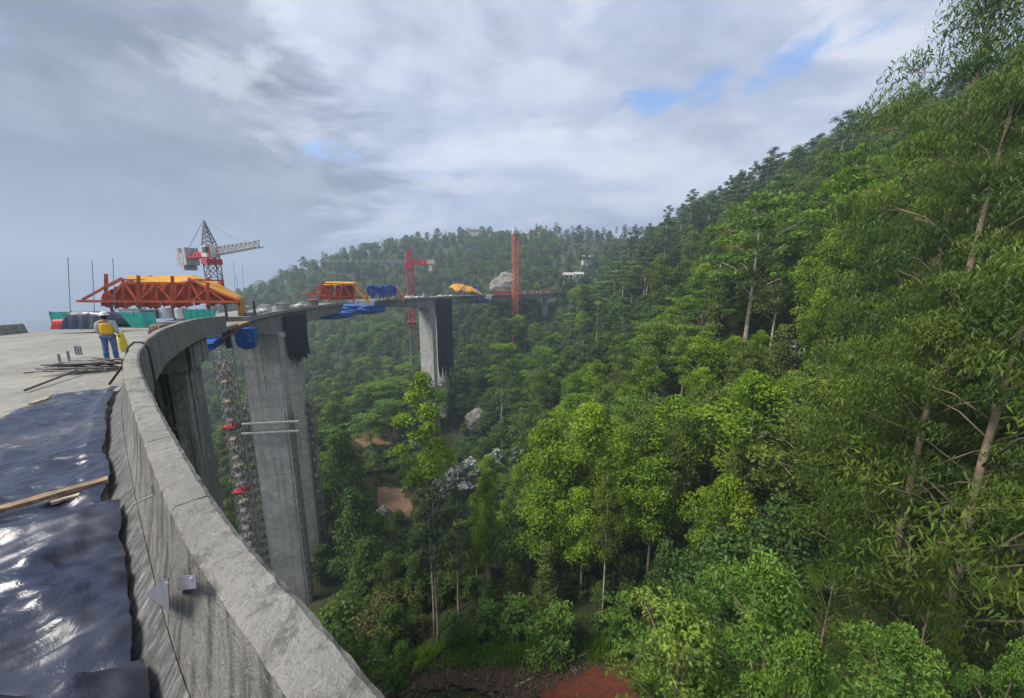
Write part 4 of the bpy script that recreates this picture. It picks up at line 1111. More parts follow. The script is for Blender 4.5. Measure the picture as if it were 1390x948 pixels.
# local frame: faces +Y, x to the right
bv = [(0, 0, .93), (0, .0, 1.10), (0, -.01, 1.28), (0, 0, 1.42), (0, .01, 1.50), (0, .02, 1.58), (0, .02, 1.68),
      (.10, 0, .88), (.11, .02, .50), (.115, -.02, .12), (.12, .11, .05), (-.10, 0, .88), (-.11, -.02, .50), (-.115, -.07, .12), (-.12, .06, .05),
      (.20, 0, 1.40), (.25, -.02, 1.14), (.25, .12, .93), (-.20, 0, 1.40), (-.25, .02, 1.14), (-.22, .16, .96)]
be = [(0, 1), (1, 2), (2, 3), (3, 4), (4, 5), (5, 6), (0, 7), (7, 8), (8, 9), (9, 10), (0, 11), (11, 12), (12, 13), (13, 14), (3, 15), (15, 16), (16, 17), (3, 18), (18, 19), (19, 20)]
br = [(.16, .115), (.145, .105), (.165, .115), (.15, .10), .06, .075, .085, .095, .068, .052, .05, .095, .068, .052, .05, .07, .052, .038, .07, .052, .038]
skin_body('body', bv, be, br, 'skin', wk)
# clothing as skinned shells over the body
skin_body('shirt', [bv[0], bv[1], bv[2], bv[3], (0, 0, 1.47), bv[15], bv[16], (.25, .10, .97), bv[18], bv[19], (-.225, .14, .99)], [(0, 1), (1, 2), (2, 3), (3, 4), (3, 5), (5, 6), (6, 7), (3, 8), (8, 9), (9, 10)],
          [(.17, .125), (.155, .115), (.175, .125), (.16, .11), .07, .085, .066, .054, .085, .066, .054], 'shirt_grey', wk)
skin_body('vest', [(0, 0, .92), (0, 0, 1.10), (0, -.01, 1.28), (0, 0, 1.42)], [(0, 1), (1, 2), (2, 3)], [(.215, .16), (.20, .15), (.22, .16), (.185, .14)], 'vest_yellow', wk)
skin_body('jeans', [(0, 0, .95), (.10, 0, .86), (.11, .02, .50), (.114, -.01, .30), (-.10, 0, .86), (-.11, -.02, .50), (-.114, -.05, .30)], [(0, 1), (1, 2), (2, 3), (0, 4), (4, 5), (5, 6)], [(.165, .125), .115, .085, .08, .115, .085, .08], 'denim', wk)
for sg, y1, nm in ((1, -.02, 0), (-1, -.07, 0)):
    skin_body('boot', [(.113 * sg, y1 + .02, .36), (.115 * sg, y1, .12), (.117 * sg, y1 + .04, .06), (.12 * sg, y1 + .15, .05)], [(0, 1), (1, 2), (2, 3)], [.09, .075, .07, .055], 'boot_blue', wk)
mb = MB(); mb.ball((0, .02, 1.64), 0.105, 16, 10, (.85, 1.0, 1.15)); h_ = mb.build('head', 'skin', None, smooth=True, origin=(0, 0, 0)); h_.parent = wk
mb = MB()
vs = []; fs = []
for i in range(7):
    th = math.pi / 2 * i / 6
    for j in range(18):
        ph = 2 * math.pi * j / 18; k = 1.0 if i < 6 else 1.12
        vs.append((0.128 * math.sin(th) * math.cos(ph) * k, 0.02 + 0.15 * math.sin(th) * math.sin(ph) * k + (0.03 if i == 6 and math.sin(ph) > 0 else 0), 1.665 + 0.135 * math.cos(th)))
for i in range(6):
    for j in range(18): fs.append((i * 18 + j, (i + 1) * 18 + j, (i + 1) * 18 + (j + 1) % 18, i * 18 + (j + 1) % 18))
mb.add(vs, fs); hm = mb.build('helmet', 'white_paint', None, smooth=True, origin=(0, 0, 0)); hm.parent = wk
mb = MB(); mb.ball((0, -.03, 1.6), 0.09, 12, 8, (.95, .8, 1.0)); hr = mb.build('hair', 'hair', None, smooth=True, origin=(0, 0, 0)); hr.parent = wk
for sg, hx, hy, hz in ((1, .25, .12, .93), (-1, -.22, .16, .96)):
    for k in range(4):
        x = hx + (k - 1.5) * .018
        skin_body('finger', [(x, hy + .02, hz - .03), (x, hy + .05, hz - .09), (x, hy + .045, hz - .13 + .008 * abs(k - 1.5))], [(0, 1), (1, 2)], [.011, .0095, .008], 'skin', wk, 1)
    skin_body('thumb', [(hx - sg * .03, hy + .02, hz - .02), (hx - sg * .045, hy + .06, hz - .06), (hx - sg * .04, hy + .075, hz - .09)], [(0, 1), (1, 2)], [.013, .011, .009], 'skin', wk, 1)
bp = atz(168, 482, E(s_at_Y(12.3)).z)
root = empty('tool_bag', bp); tag(root, 'yellow bag hanging beside the worker against the parapet', 'bag')
mb = MB(); mb.tube([bp + Vector((0, 0, z)) + Vector((0.10 * (1 - z), 0, 0)) for z in (.12, .16, .35, .6, .85, .98)], [.05, .11, .13, .12, .10, .04], 10); mb.build('body', 'bag_yellow', root, smooth=True)
mb = MB(); mb.tube([bp + Vector((0.02, 0, .95)), bp + Vector((-.04, 0, 1.12)), bp + Vector((-.12, 0, 1.1)), bp + Vector((-.08, 0, .92))], .012, 6); mb.build('strap', 'black_rubber', root)
# ------------------------------------------------------------------ vegetation
def leaf_mesh(name, P, T, N_, L, Wd, tint, mat, bend=0.0):
    """many leaves: P base centre, T long axis, N_ facing, L/Wd sizes"""
    B_ = np.cross(N_, T); B_ /= np.linalg.norm(B_, axis=1)[:, None] + 1e-9
    N2 = np.cross(T, B_)
    n = len(P)
    if bend == 0:
        V = np.stack([P - T * (L / 2)[:, None], P + B_ * (Wd / 2)[:, None], P + T * (L / 2)[:, None], P - B_ * (Wd / 2)[:, None]], 1).reshape(-1, 3)
        Fc = (np.arange(n)[:, None] * 4 + np.arange(4)[None]); per = 4
    else:
        mid = P + N2 * (bend * L)[:, None]
        tipp = P + T * (L / 2)[:, None] - N2 * (bend * L * 1.0)[:, None]
        V = np.stack([P - T * (L / 2)[:, None], mid - T * (L * .1)[:, None] + B_ * (Wd / 2)[:, None], tipp, mid - T * (L * .1)[:, None] - B_ * (Wd / 2)[:, None], mid * 1.0 + N2 * (Wd * -.12)[:, None]], 1).reshape(-1, 3)
        k = np.arange(n)[:, None] * 5
        Fc = np.concatenate([np.concatenate([k, k + 1, k + 2, k + 4], 1), np.concatenate([k, k + 4, k + 2, k + 3], 1)], 0); per = 5
    me = bpy.data.meshes.new(name)
    me.vertices.add(len(V)); me.vertices.foreach_set('co', V.astype(np.float32).ravel())
    me.loops.add(Fc.size); me.loops.foreach_set('vertex_index', Fc.astype(np.int32).ravel())
    me.polygons.add(len(Fc)); me.polygons.foreach_set('loop_start', np.arange(0, Fc.size, 4, dtype=np.int32))
    me.update(calc_edges=True)
    at_ = me.attributes.new('tint', 'FLOAT', 'POINT'); at_.data.foreach_set('value', np.repeat(tint, per).astype(np.float32))
    me.materials.append(MATS[mat])
    return me
def unit(v): return v / (np.linalg.norm(v, axis=-1, keepdims=True) + 1e-9)
def leaves_for(clumps, n_per, L, Wd, g, droop=0.3, shell=0.5, ztint=(0, 1)):
    """clumps: list of (center, (rx,ry,rz), tint)"""
    Ps, Ns, Ts, tn = [], [], [], []
    for c, r_, ti in clumps:
        k = max(6, int(n_per * g.uniform(0.8, 1.2)))
        d = unit(g.normal(size=(k, 3))); d[:, 2] = np.where(d[:, 2] < -0.45, -d[:, 2], d[:, 2])
        rad = g.random(k) ** shell
        p = np.array(c) + d * rad[:, None] * np.array(r_)
        nn = unit(d * 0.5 + np.array([0, 0, 0.55]) + g.normal(size=(k, 3)) * 0.55)
        tt = unit(np.cross(nn, g.normal(size=(k, 3))))
        tt = unit(tt + np.array([0, 0, -droop * 2.0]) + d * np.array([.5, .5, 0]) * droop)
        Ps.append(p); Ns.append(nn); Ts.append(tt)
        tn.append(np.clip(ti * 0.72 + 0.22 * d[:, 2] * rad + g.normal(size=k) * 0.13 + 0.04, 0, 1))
    P_, N2, T2, t2 = np.concatenate(Ps), np.concatenate(Ns), np.concatenate(Ts), np.concatenate(tn)
    sc = g.uniform(0.65, 1.3, len(P_))
    return P_, T2, N2, L * sc, Wd * sc, t2
def make_tree(kind, seed):
    """returns dict(trunk mesh, crown mesh, height)"""
    g = np.random.default_rng(seed); rr = random.Random(seed)
    K = dict(
        euc=dict(H=26, c0=.45, R=4.6, n=34, cr=(1.5, 2.3), fl=.62, per=190, L=.46, W=.22, mat='leaf_eucalyptus', bark='bark_pale', tr=.30, prof='dome', droop=.35),
        lime=dict(H=20, c0=.42, R=4.8, n=46, cr=(1.3, 2.1), fl=.78, per=230, L=.40, W=.21, mat='leaf_lime', bark='bark_pale', tr=.22, prof='dome', droop=.3),
        dark=dict(H=17, c0=.12, R=5.0, n=46, cr=(1.4, 2.2), fl=.75, per=170, L=.46, W=.26, mat='leaf_dark', bark='bark_dark', tr=.3, prof='oval', droop=.2),
        slim=dict(H=34, c0=.66, R=3.3, n=26, cr=(1.0, 1.7), fl=.75, per=170, L=.42, W=.2, mat='leaf_lime', bark='bark_pale', tr=.26, prof='dome', droop=.3),
        umb=dict(H=22, c0=.50, R=7.0, n=46, cr=(1.6, 2.5), fl=.36, per=130, L=.50, W=.25, mat='leaf_umbrella', bark='bark_pale', tr=.33, prof='layer', droop=.1),
        cone=dict(H=19, c0=.12, R=3.6, n=46, cr=(1.0, 1.7), fl=.85, per=130, L=.45, W=.18, mat='leaf_cone', bark='bark_brown', tr=.22, prof='cone', droop=.35),
        silver=dict(H=11, c0=.35, R=4.2, n=24, cr=(.9, 1.4), fl=.5, per=70, L=.75, W=.48, mat='leaf_silver', bark='bark_pale', tr=.2, prof='dome', droop=.1),
        thin=dict(H=24, c0=.52, R=3.8, n=17, cr=(1.0, 1.8), fl=.6, per=110, L=.5, W=.22, mat='leaf_gum', bark='bark_pale', tr=.24, prof='dome', droop=.3),
        bush=dict(H=5, c0=.0, R=3.0, n=28, cr=(.8, 1.3), fl=.75, per=110, L=.34, W=.19, mat='leaf_dark', bark='bark_dark', tr=.12, prof='oval', droop=.2),
        lbush=dict(H=5, c0=.0, R=2.8, n=26, cr=(.7, 1.2), fl=.75, per=120, L=.36, W=.18, mat='leaf_broad', bark='bark_brown', tr=.12, prof='oval', droop=.25),
        brown=dict(H=9, c0=.1, R=3.6, n=30, cr=(.9, 1.5), fl=.7, per=100, L=.36, W=.18, mat='leaf_brown', bark='bark_dark', tr=.16, prof='oval', droop=.3),
        willow=dict(H=26, c0=.40, R=5.4, n=84, cr=(.9, 1.6), fl=.7, per=680, L=.25, W=.048, mat='leaf_willow', bark='bark_brown', tr=.30, prof='oval', droop=.55, bend=.12),
        wisp=dict(H=22, c0=.30, R=4.6, n=56, cr=(.9, 1.5), fl=.8, per=330, L=.28, W=.05, mat='leaf_willow', bark='bark_brown', tr=.24, prof='dome', droop=.6, bend=.12),
        broad=dict(H=22, c0=.45, R=4.4, n=95, cr=(.65, 1.05), fl=.8, per=190, L=.26, W=.095, mat='leaf_broad', bark='bark_brown', tr=.26, prof='dome', droop=.15, bend=.1),
        ybroad=dict(H=18, c0=.55, R=2.6, n=48, cr=(.45, .8), fl=.8, per=150, L=.20, W=.09, mat='leaf_yellow', bark='bark_brown', tr=.18, prof='dome', droop=.1, bend=.1),
    )[kind]
    H, Rr = K['H'], K['R']
    lean = Vector((rr.uniform(-.5, .5), rr.uniform(-.5, .5), 0)) * (0.35 if kind in ('willow', 'wisp') else 1)
    def axis_pt(u): return Vector((0, 0, H * u)) + lean * (u * u * H * 0.06) + Vector((math.sin(u * 5 + seed), math.cos(u * 4 + seed), 0)) * 0.18 * u
    tb = MB()
    nseg = 10
    tb.tube([axis_pt(i / nseg * .97) - Vector((0, 0, 1.2 if i == 0 else 0)) for i in range(nseg + 1)], [K['tr'] * (1.25 if i == 0 else 1) * (1 - .9 * i / nseg) + .02 for i in range(nseg + 1)], 7)
    clumps = []
    skew = rr.uniform(0, 6.28)
    for i in range(K['n']):
        u = (i + rr.random()) / K['n']
        if K['prof'] == 'layer': u = (int(u * 5) + .5 + rr.uniform(-.12, .12)) / 5
        zf = K['c0'] + (1 - K['c0']) * u
        if K['prof'] == 'dome': w_ = (0.35 + 0.65 * math.sin(math.pi * min(1, .15 + u * .75))) * (1 if u < .8 else (1.02 - u) / .22 * .9 + .1)
        elif K['prof'] == 'oval': w_ = math.sin(math.pi * (0.10 + .86 * u)) ** .7
        elif K['prof'] == 'cone': w_ = (1.05 - u) ** .8 * (.6 + .4 * min(1, u * 5))
        else: w_ = (.55 + .45 * math.sin(math.pi * (.2 + .5 * u))) * (1 if u < .85 else .7)
        a = i * 2.399 + rr.uniform(-.5, .5)
        rad = Rr * w_ * (rr.random() ** .45) * (1 + .18 * math.sin(a - skew) + .10 * math.sin(3 * a + seed))
        cr = rr.uniform(*K['cr'])
        rad = max(0, rad - cr * .45)
        ax = axis_pt(zf)
        c = Vector((ax.x + math.cos(a) * rad, ax.y + math.sin(a) * rad, H * zf - cr * K['fl'] * .6 + rr.uniform(-.4, .4)))
        clumps.append((tuple(c), (cr, cr, cr * K['fl']), rr.random() * .75 + .25 * u))
        if rad > 0.5 and (i % 2 == 0 or K['n'] < 60):
            zb = max(K['c0'] * .75, zf - rad / H * rr.uniform(.5, .9) - .02)
            s_ = axis_pt(zb); mid = s_.lerp(c, .5) + Vector((0, 0, .12 * rad))
            r0 = K['tr'] * (1 - .88 * zb) * (.26 if kind in ('willow', 'wisp') else .42) + .015
            tb.tube([s_, mid, c], [r0, r0 * .65, .02], 4)
    trunk = bpy.data.meshes.new(kind + '_trunk'); trunk.from_pydata(tb.v, [], tb.f)
    trunk.polygons.foreach_set('use_smooth', [True] * len(trunk.polygons)); trunk.materials.append(MATS[K['bark']]); trunk.update()
    dat = leaves_for(clumps, K['per'], K['L'], K['W'], g, K['droop'])
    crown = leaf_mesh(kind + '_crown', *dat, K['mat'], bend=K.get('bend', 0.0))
    return dict(trunk=trunk, crown=crown, H=H)
VAR = dict(euc=5, lime=5, dark=4, umb=4, cone=3, silver=2, thin=3, bush=2, lbush=2, brown=2, willow=3, wisp=1, broad=2, ybroad=1, slim=1)
PROTO = {k: [make_tree(k, 100 * i + hash_ + 3) for i in range(n)] for hash_, (k, n) in enumerate(VAR.items())}
KNAME = dict(euc='eucalyptus_tree', lime='bright_leaf_tree', dark='evergreen_tree', umb='umbrella_tree', cone='conical_tree', silver='silver_leaf_tree', thin='slender_tree', bush='dark_bush', lbush='leafy_bush', brown='brown_bush', willow='narrow_leaf_tree', wisp='narrow_leaf_tree', broad='broadleaf_tree', ybroad='yellow_leaf_tree', slim='slender_tree')
TREES = []     # (x, y, radius) of placed things
def put_tree(kind, x, y, h, label, group=None, rz=None, wide=1.0, var=None, z=None, cat=None):
    pr = PROTO[kind][(var if var is not None else rnd.randrange(100)) % len(PROTO[kind])]
    z = gz(x, y) if z is None else z
    root = empty(KNAME[kind], (x, y, z), rnd.uniform(0, 6.28) if rz is None else rz)
    s = h / pr['H']; root.scale = (s * wide, s * wide, s)
    for nm in ('trunk', 'crown'):
        o = bpy.data.objects.new(nm, pr[nm]); COL.objects.link(o); o.parent = root
    tag(root, label, cat or ('bush' if 'bush' in kind else 'tree'), group)
    TREES.append((x, y, 0.22 * h * wide))
    return root
def top_tree(kind, px, pytop, Y, label, group=None, wide=1.0, var=None, rz=None, hmin=3.0):
    """tree whose top is seen at a photograph pixel, rooted in the ground there"""
    q = at(px, pytop, Y); z = gz(q.x, q.y)
    return put_tree(kind, q.x, q.y, max(hmin, q.z - z), label, group, rz, wide, var, z)
HAND = [
 # right edge: tall narrow-leaved trees close by
 ('willow', 1300, 372, 16.5, 0.95, 'big narrow leaved tree with bare lower trunk at the right edge, lower crown', 0),
 ('willow', 1378, 60, 21, 0.80, 'tallest dense green tree filling the upper right corner', 1),
 ('willow', 1335, 140, 27, 0.5, 'tall yellowish green tree just left of the tallest one at the right', 2),
 ('wisp', 1372, -70, 30, 1.1, 'feathery grey green tree top against the sky in the top right corner', 0),
 ('wisp', 1420, 330, 14, 1.0, 'olive brown foliage hanging at the right margin', 0),
 ('wisp', 1280, 742, 12.5, 0.38, 'small drooping young tree in front of the trunks at lower right', 0),
 ('wisp', 1145, 712, 17, 0.55, 'small feathery tree between the leafy shrub and the tall right hand trees', 0),
 # leafy trees at the bottom right
 ('broad', 1075, 768, 11.5, 0.92, 'large leafy green tree top at the bottom right', 0),
 ('broad', 1215, 838, 10.5, 0.7, 'rounded leafy tree top right of the large leafy one at the bottom', 1),
 ('ybroad', 925, 812, 11.0, 0.95, 'yellow green leafy tree top at the bottom beside the red earth', 0),
 ('broad', 1110, 868, 9.0, 0.5, 'bright leafy sapling in front at the bottom right', 1),
 ('broad', 1375, 868, 10.0, 0.4, 'small leafy tree top in the bottom right corner', 0),
 # middle distance, bright crowns
 ('lime', 800, 548, 42, 1.0, 'large lime green crown in the centre with pale trunk below', 0),
 ('lime', 752, 570, 44, 0.85, 'yellow green crown left of the large lime one in the centre', 1),
 ('lime', 845, 585, 38, 0.7, 'lime crown leaning on the right of the large central one', 2),
 ('euc', 828, 640, 33, 0.6, 'slim tree with long bare white trunk above the grass', 0),
 ('slim', 575, 506, 41, 1.0, 'tall slim tree with bright top in front of the farther pier', 1),
 ('thin', 586, 655, 38, 0.8, 'slender pale trunked tree in front of the earth bank', 0),
 ('lime', 660, 643, 44, 0.48, 'small round bright tree in front of the silver leaved trees', 2),
 ('thin', 618, 662, 40, 0.75, 'slender tree right of the pale trunked one by the earth bank', 1),
 ('lime', 880, 482, 58, 0.8, 'bright crown above and right of the central lime tree', 1),
 ('lime', 958, 500, 50, 0.9, 'wide bright green crown right of centre', 0),
 ('cone', 1062, 442, 46, 1.15, 'cone shaped yellow green tree right of centre', 0),
 ('cone', 972, 410, 62, 1.1, 'pale green cone shaped tree below the layered tree', 1),
 ('lime', 1020, 505, 42, 0.75, 'green crown directly left of the cone shaped tree', 2),
 ('euc', 925, 560, 38, 0.8, 'dull green tree below the wide bright crown', 2),
 ('euc', 1085, 560, 32, 0.9, 'olive tree with tall stems left of the narrow leaved tree', 0),
 ('euc', 1000, 600, 33, 0.7, 'olive green tree with bare stems at the centre right', 1),
 ('umb', 1035, 262, 60, 1.0, 'tall layered tree with white trunk on the right hillside', 0),
 ('lime', 1165, 226, 52, 1.0, 'bright domed tree high on the right hillside', 1),
 ('lime', 1135, 315, 47, 0.75, 'bright rounded tree below the domed one on the right', 2),
 ('lime', 1115, 392, 43, 0.62, 'vivid green rounded tree above the cone shaped tree', 0),
 ('umb', 975, 362, 68, 0.9, 'layered olive tree left of the tall white trunked one', 1),
 ('umb', 930, 400, 72, 0.8, 'flat topped olive tree on the left of the layered group', 2),
 ('umb', 735, 468, 92, 0.75, 'flat topped pale tree with thin white trunk mid valley', 0),
 ('umb', 680, 462, 105, 0.7, 'flat topped tree in the valley right of the farther pier', 1),
 ('silver', 1098, 455, 47, 0.9, 'silver leaved tree between the cone and the vivid rounded trees', 0),
 ('silver', 640, 622, 78, 1.0, 'silver leaved tree in the valley, left one', 0),
 ('silver', 672, 612, 82, 1.1, 'silver leaved tree in the valley, middle one', 1),
 ('silver', 702, 606, 86, 1.0, 'silver leaved tree in the valley, right one', 0),
 ('silver', 612, 640, 76, 0.9, 'silver leaved tree nearest the farther pier foot', 1),
 # left of the centre: valley floor round the nearer pier
 ('dark', 478, 668, 62, 0.8, 'dark rounded tree right of the foot of the nearer pier', 0),
 ('dark', 492, 735, 53, 0.9, 'dense green tree below the dark rounded one by the pier', 1),
 ('brown', 520, 806, 44, 1.3, 'wide olive brown bush at the foot of the nearer pier', 0),
 ('dark', 460, 590, 80, 0.7, 'dark tree right of the scaffold mast', 2),
 ('bush', 455, 825, 46, 1.1, 'dark bush just right of the parapet edge at the bottom', 0),
 ('dark', 700, 690, 40, 0.75, 'dark tree in the shade left of the central lime tree', 1),
 ('dark', 740, 650, 44, 0.8, 'dark green tree under the yellow green crown', 2),
 ('dark', 905, 735, 30, 0.8, 'round dark bushy tree above the yellow leafy tree top', 0),
 ('dark', 960, 690, 33, 0.8, 'dark tree with hidden trunk right of the round bushy one', 1),
 ('lbush', 760, 822, 29.5, 1.0, 'fresh green broad bush at the edge of the grass', 0),
 ('lbush', 545, 880, 31, 0.8, 'small bright bush at the left end of the grass', 1),
 ('lbush', 660, 820, 34, 1.0, 'green bush behind the middle of the grass', 0),
 ('bush', 615, 850, 33, 1.0, 'dull green bush at the left behind the grass', 1),
 ('lbush', 835, 840, 29, 0.7, 'small green bush at the right end of the grass', 1),
 ('lime', 702, 428, 176, 1.0, 'bright tree in front of the foot of the tall lattice crane mast', 0),
 ('umb', 690, 430, 174, 0.9, 'olive tree left of the foot of the tall lattice crane mast', 1),
 ('euc', 713, 428, 178, 0.9, 'dull green tree right of the foot of the tall lattice crane mast', 1),
 ('dark', 580, 590, 100, 0.6, 'small dark tree at the foot of the farther pier', 1),
]
for k, px, py, Y, wd, lab, v in HAND:
    top_tree(k, px, py, Y, lab, wide=wd, var=v)
# ---- scattered forest: the larger trees are individuals, the far mass is stuff
BX = EA[:, :2]
def bridge_clear(x, y):
    """distance to the centre line of the bridge and the deck level there"""
    d = np.hypot(EA[:, 0] - x, EA[:, 1] - y); i = int(d.argmin())
    tx, ty = ET[i]; l = math.hypot(tx, ty)
    off = (-(x - EA[i, 0]) * ty + (y - EA[i, 1]) * tx) / l
    return off, EA[i, 2], d[i]
CLEAR = [(at(540, 690, 92), 6.5), (at(528, 665, 96), 5.0), (at(500, 598, 114), 6.0), (at(565, 600, 118), 5), (at(778, 376, 255), 6), (at(802, 352, 330), 7), (at(690, 385, 232), 9)]
def blocked(x, y, h):
    for q, r_ in CLEAR:
        if math.hypot(q.x - x, q.y - y) < r_: return True
    off, dzk, d = bridge_clear(x, y)
    if -5 < off < DW + 5 and d < 40 and gz(x, y) + h > dzk - 5: return True
    if d < 40 and 0 < off < DW:  # keep pier feet clear
        for s in (S1, S2):
            q = E(s, 7.5)
            if math.hypot(q.x - x, q.y - y) < 8: return True
    for px in ((c1.x, c1.y), (c2.x, c2.y), (c3.x, c3.y)):
        if math.hypot(px[0] - x, px[1] - y) < 3.5: return True
    return False
# lines of sight that must stay open: (px0, px1, py, Ymax): a tree nearer than Ymax may not rise above that row
SIGHT = [(562, 628, 606, 132), (330, 462, 835, 70), (425, 470, 600, 60), (470, 560, 690, 88), (560, 620, 660, 74), (330, 470, 830, 62), (520, 880, 868, 30), (600, 720, 628, 74), (560, 615, 590, 117), (480, 530, 610, 108),
         (620, 700, 500, 90), (700, 860, 540, 44), (860, 1010, 480, 46), (1000, 1130, 440, 42), (1085, 1240, 330, 43), (1090, 1240, 250, 50), (940, 1085, 330, 57), (900, 1000, 420, 60), (1100, 1400, 700, 15), (650, 768, 416, 236), (733, 754, 434, 236), (400, 640, 445, 105), (690, 710, 425, 186), (762, 795, 380, 252),
         (300, 440, 830, 62), (180, 300, 660, 40), (440, 480, 560, 74)]
def seen_ok(x, y, z, h):
    px, py, fw = project((x, y, z + h))
    wpx = (0.36 if h > 6 else 0.25) * h * F / max(fw, 1)
    for a, b, row, ym in SIGHT:
        if y < ym and px + wpx > a and px - wpx < b and py < row: return False
    return True
g = np.random.default_rng(44)
IND = []; FAR = []
class Grid:
    def __init__(s, c): s.c = c; s.d = {}
    def ok(s, x, y, r_):
        i, j = int(x // s.c), int(y // s.c)
        for a in (-1, 0, 1):
            for b in (-1, 0, 1):
                for (u, v) in s.d.get((i + a, j + b), ()):
                    if (u - x) ** 2 + (v - y) ** 2 < r_ * r_: return False
        return True
    def put(s, x, y): s.d.setdefault((int(x // s.c), int(y // s.c)), []).append((x, y))
GR = Grid(9.0)
for x, y, r_ in TREES: GR.put(x, y)
cand = []
N = 26000
# sample the visible wedge with density falling with distance
Yc = 14 + (g.random(N) ** 1.35) * 560
Xc = (g.random(N) * 2 - 1) * (Yc * 1.62 + 12)
Zc = ground_z(Xc, Yc)
for x, y, z in zip(Xc, Yc, Zc):
    sp_ = 3.9 if y < 60 else 4.6 if y < 130 else 6.0
    if x < -60 and y < 60: continue
    off, dzk, d = bridge_clear(x, y)
    if y < 45 and off > -3: continue
    if y > 300 and x > 0 and fbm(x * .012, y * .012, 77, 2) > 0.40 and y > 385: continue      # pasture on the far ridge
    if not GR.ok(x, y, sp_): continue
    nz = float(fbm(x * .03, y * .03, 31, 3)); r1 = g.random()
    hill = (x > 45 and y > 60)
    if y > 110 and hill and r1 < .35: kind, h = 'thin', g.uniform(18, 27)
    elif nz > .52 and r1 < .55: kind, h = 'umb', g.uniform(13, 20)
    elif nz < .40 and r1 < .6: kind, h = 'dark', g.uniform(8, 15)
    elif r1 < .22: kind, h = 'lime', g.uniform(9, 16)
    elif r1 < .62: kind, h = 'euc', g.uniform(14, 23)
    elif r1 < .66: kind, h = 'cone', g.uniform(9, 15)
    elif r1 < .70: kind, h = 'thin', g.uniform(15, 23)
    else: kind, h = 'dark', g.uniform(7, 13)
    if 28 < y < 85 and x > -8:
        if r1 < .45: kind, h = 'lime', g.uniform(11, 18)
        elif r1 < .7: kind, h = 'euc', g.uniform(13, 20)
        elif r1 < .82: kind, h = 'cone', g.uniform(9, 15)
        elif r1 < .92: kind, h = 'umb', g.uniform(13, 18)
        else: kind, h = 'dark', g.uniform(7, 12)
    if y > 260: h *= .8
    if x < -55 and y < 300: h *= .8
    pb0 = project((x, y, z))
    if 480 < pb0[0] < 890 and pb0[1] > 866 and y < 40: continue
    tries = 0
    while (blocked(x, y, h) or not seen_ok(x, y, z, h)) and tries < 3: h *= .62; tries += 1
    if tries == 3 or h < 3.0:
        continue
    if h < 6: kind = 'bush' if r1 < .6 else 'lbush'
    GR.put(x, y)
    px, py, fw = project((x, y, z + h)); pb = project((x, y, z))[1]
    vis = -120 < px < 1510 and pb > -50
    size = h * F / fw if (fw > 1 and vis) else 0
    cand.append((size, kind, x, y, z, h, px, py))
cand.sort(key=lambda c_: -c_[0])
NI = 230
LM = [(800, 620, 'the large central lime crown'), (575, 540, 'the slim tree before the farther pier'), (590, 740, 'the pale trunked tree by the earth bank'), (660, 670, 'the small round bright tree'), (880, 520, 'the bright crown above the central lime tree'),
      (958, 540, 'the wide bright crown right of centre'), (1062, 500, 'the cone shaped yellow green tree'), (972, 450, 'the pale cone shaped tree'), (1035, 330, 'the tall layered tree'), (1165, 270, 'the bright domed tree'),
      (1150, 350, 'the bright rounded tree on the right'), (1112, 420, 'the vivid green rounded tree'), (735, 500, 'the flat topped pale valley tree'), (680, 490, 'the flat topped tree right of the farther pier'), (672, 640, 'the silver leaved trees'),
      (478, 700, 'the dark rounded tree by the nearer pier'), (905, 770, 'the round dark bushy tree'), (1290, 560, 'the big narrow leaved tree'), (1075, 850, 'the large leafy tree top'), (925, 870, 'the yellow green leafy tree top'), (400, 640, 'the nearer tall pier'), (590, 480, 'the farther tall pier'),
      (535, 680, 'the tan earth bank'), (760, 850, 'the broad bush by the grass'), (700, 380, 'the lattice crane mast'), (780, 376, 'the white houses'), (280, 560, 'the stained ramp pier'), (860, 420, 'the middle of the right slope'), (920, 280, 'the foot of the right skyline'), (1100, 170, 'the right skyline')]
def where(px, py, y):
    d, lx, ly, nm = min((math.hypot(px - a, py - b), a, b, n_) for a, b, n_ in LM)
    dx, dy = px - lx, py - ly
    far = 'just ' if d < 35 else '' if d < 80 else 'well '
    dr = ('right of ' if dx > 0 else 'left of ') if abs(dx) > abs(dy) * 1.6 else ('below ' if dy > 0 else 'above ') if abs(dy) > abs(dx) * 1.6 else ('below right of ' if dy > 0 and dx > 0 else 'below left of ' if dy > 0 else 'above right of ' if dx > 0 else 'above left of ')
    return far + dr + nm
DESC = dict(euc='dull green', lime='bright green rounded', dark='dark green dense', umb='flat topped olive', cone='cone shaped yellowish', thin='slender sparse', bush='low dark', lbush='low bright')
for i, (size, kind, x, y, z, h, px, py) in enumerate(cand):
    if size > 0 and px < 1235 and len(IND) < NI:
        IND.append(1)
        wh = where(px, py + .3 * size, y)
        put_tree(kind, x, y, h, ('small ' if h < 9 else 'tall ' if h > 17 else '') + DESC[kind] + (' bush ' if 'bush' in kind else ' tree ') + wh, group=KNAME[kind].replace('_', ' ') + 's of the valley woodland', wide=g.uniform(.95, 1.3), z=z)
    else:
        FAR.append((kind, x, y, z, h))
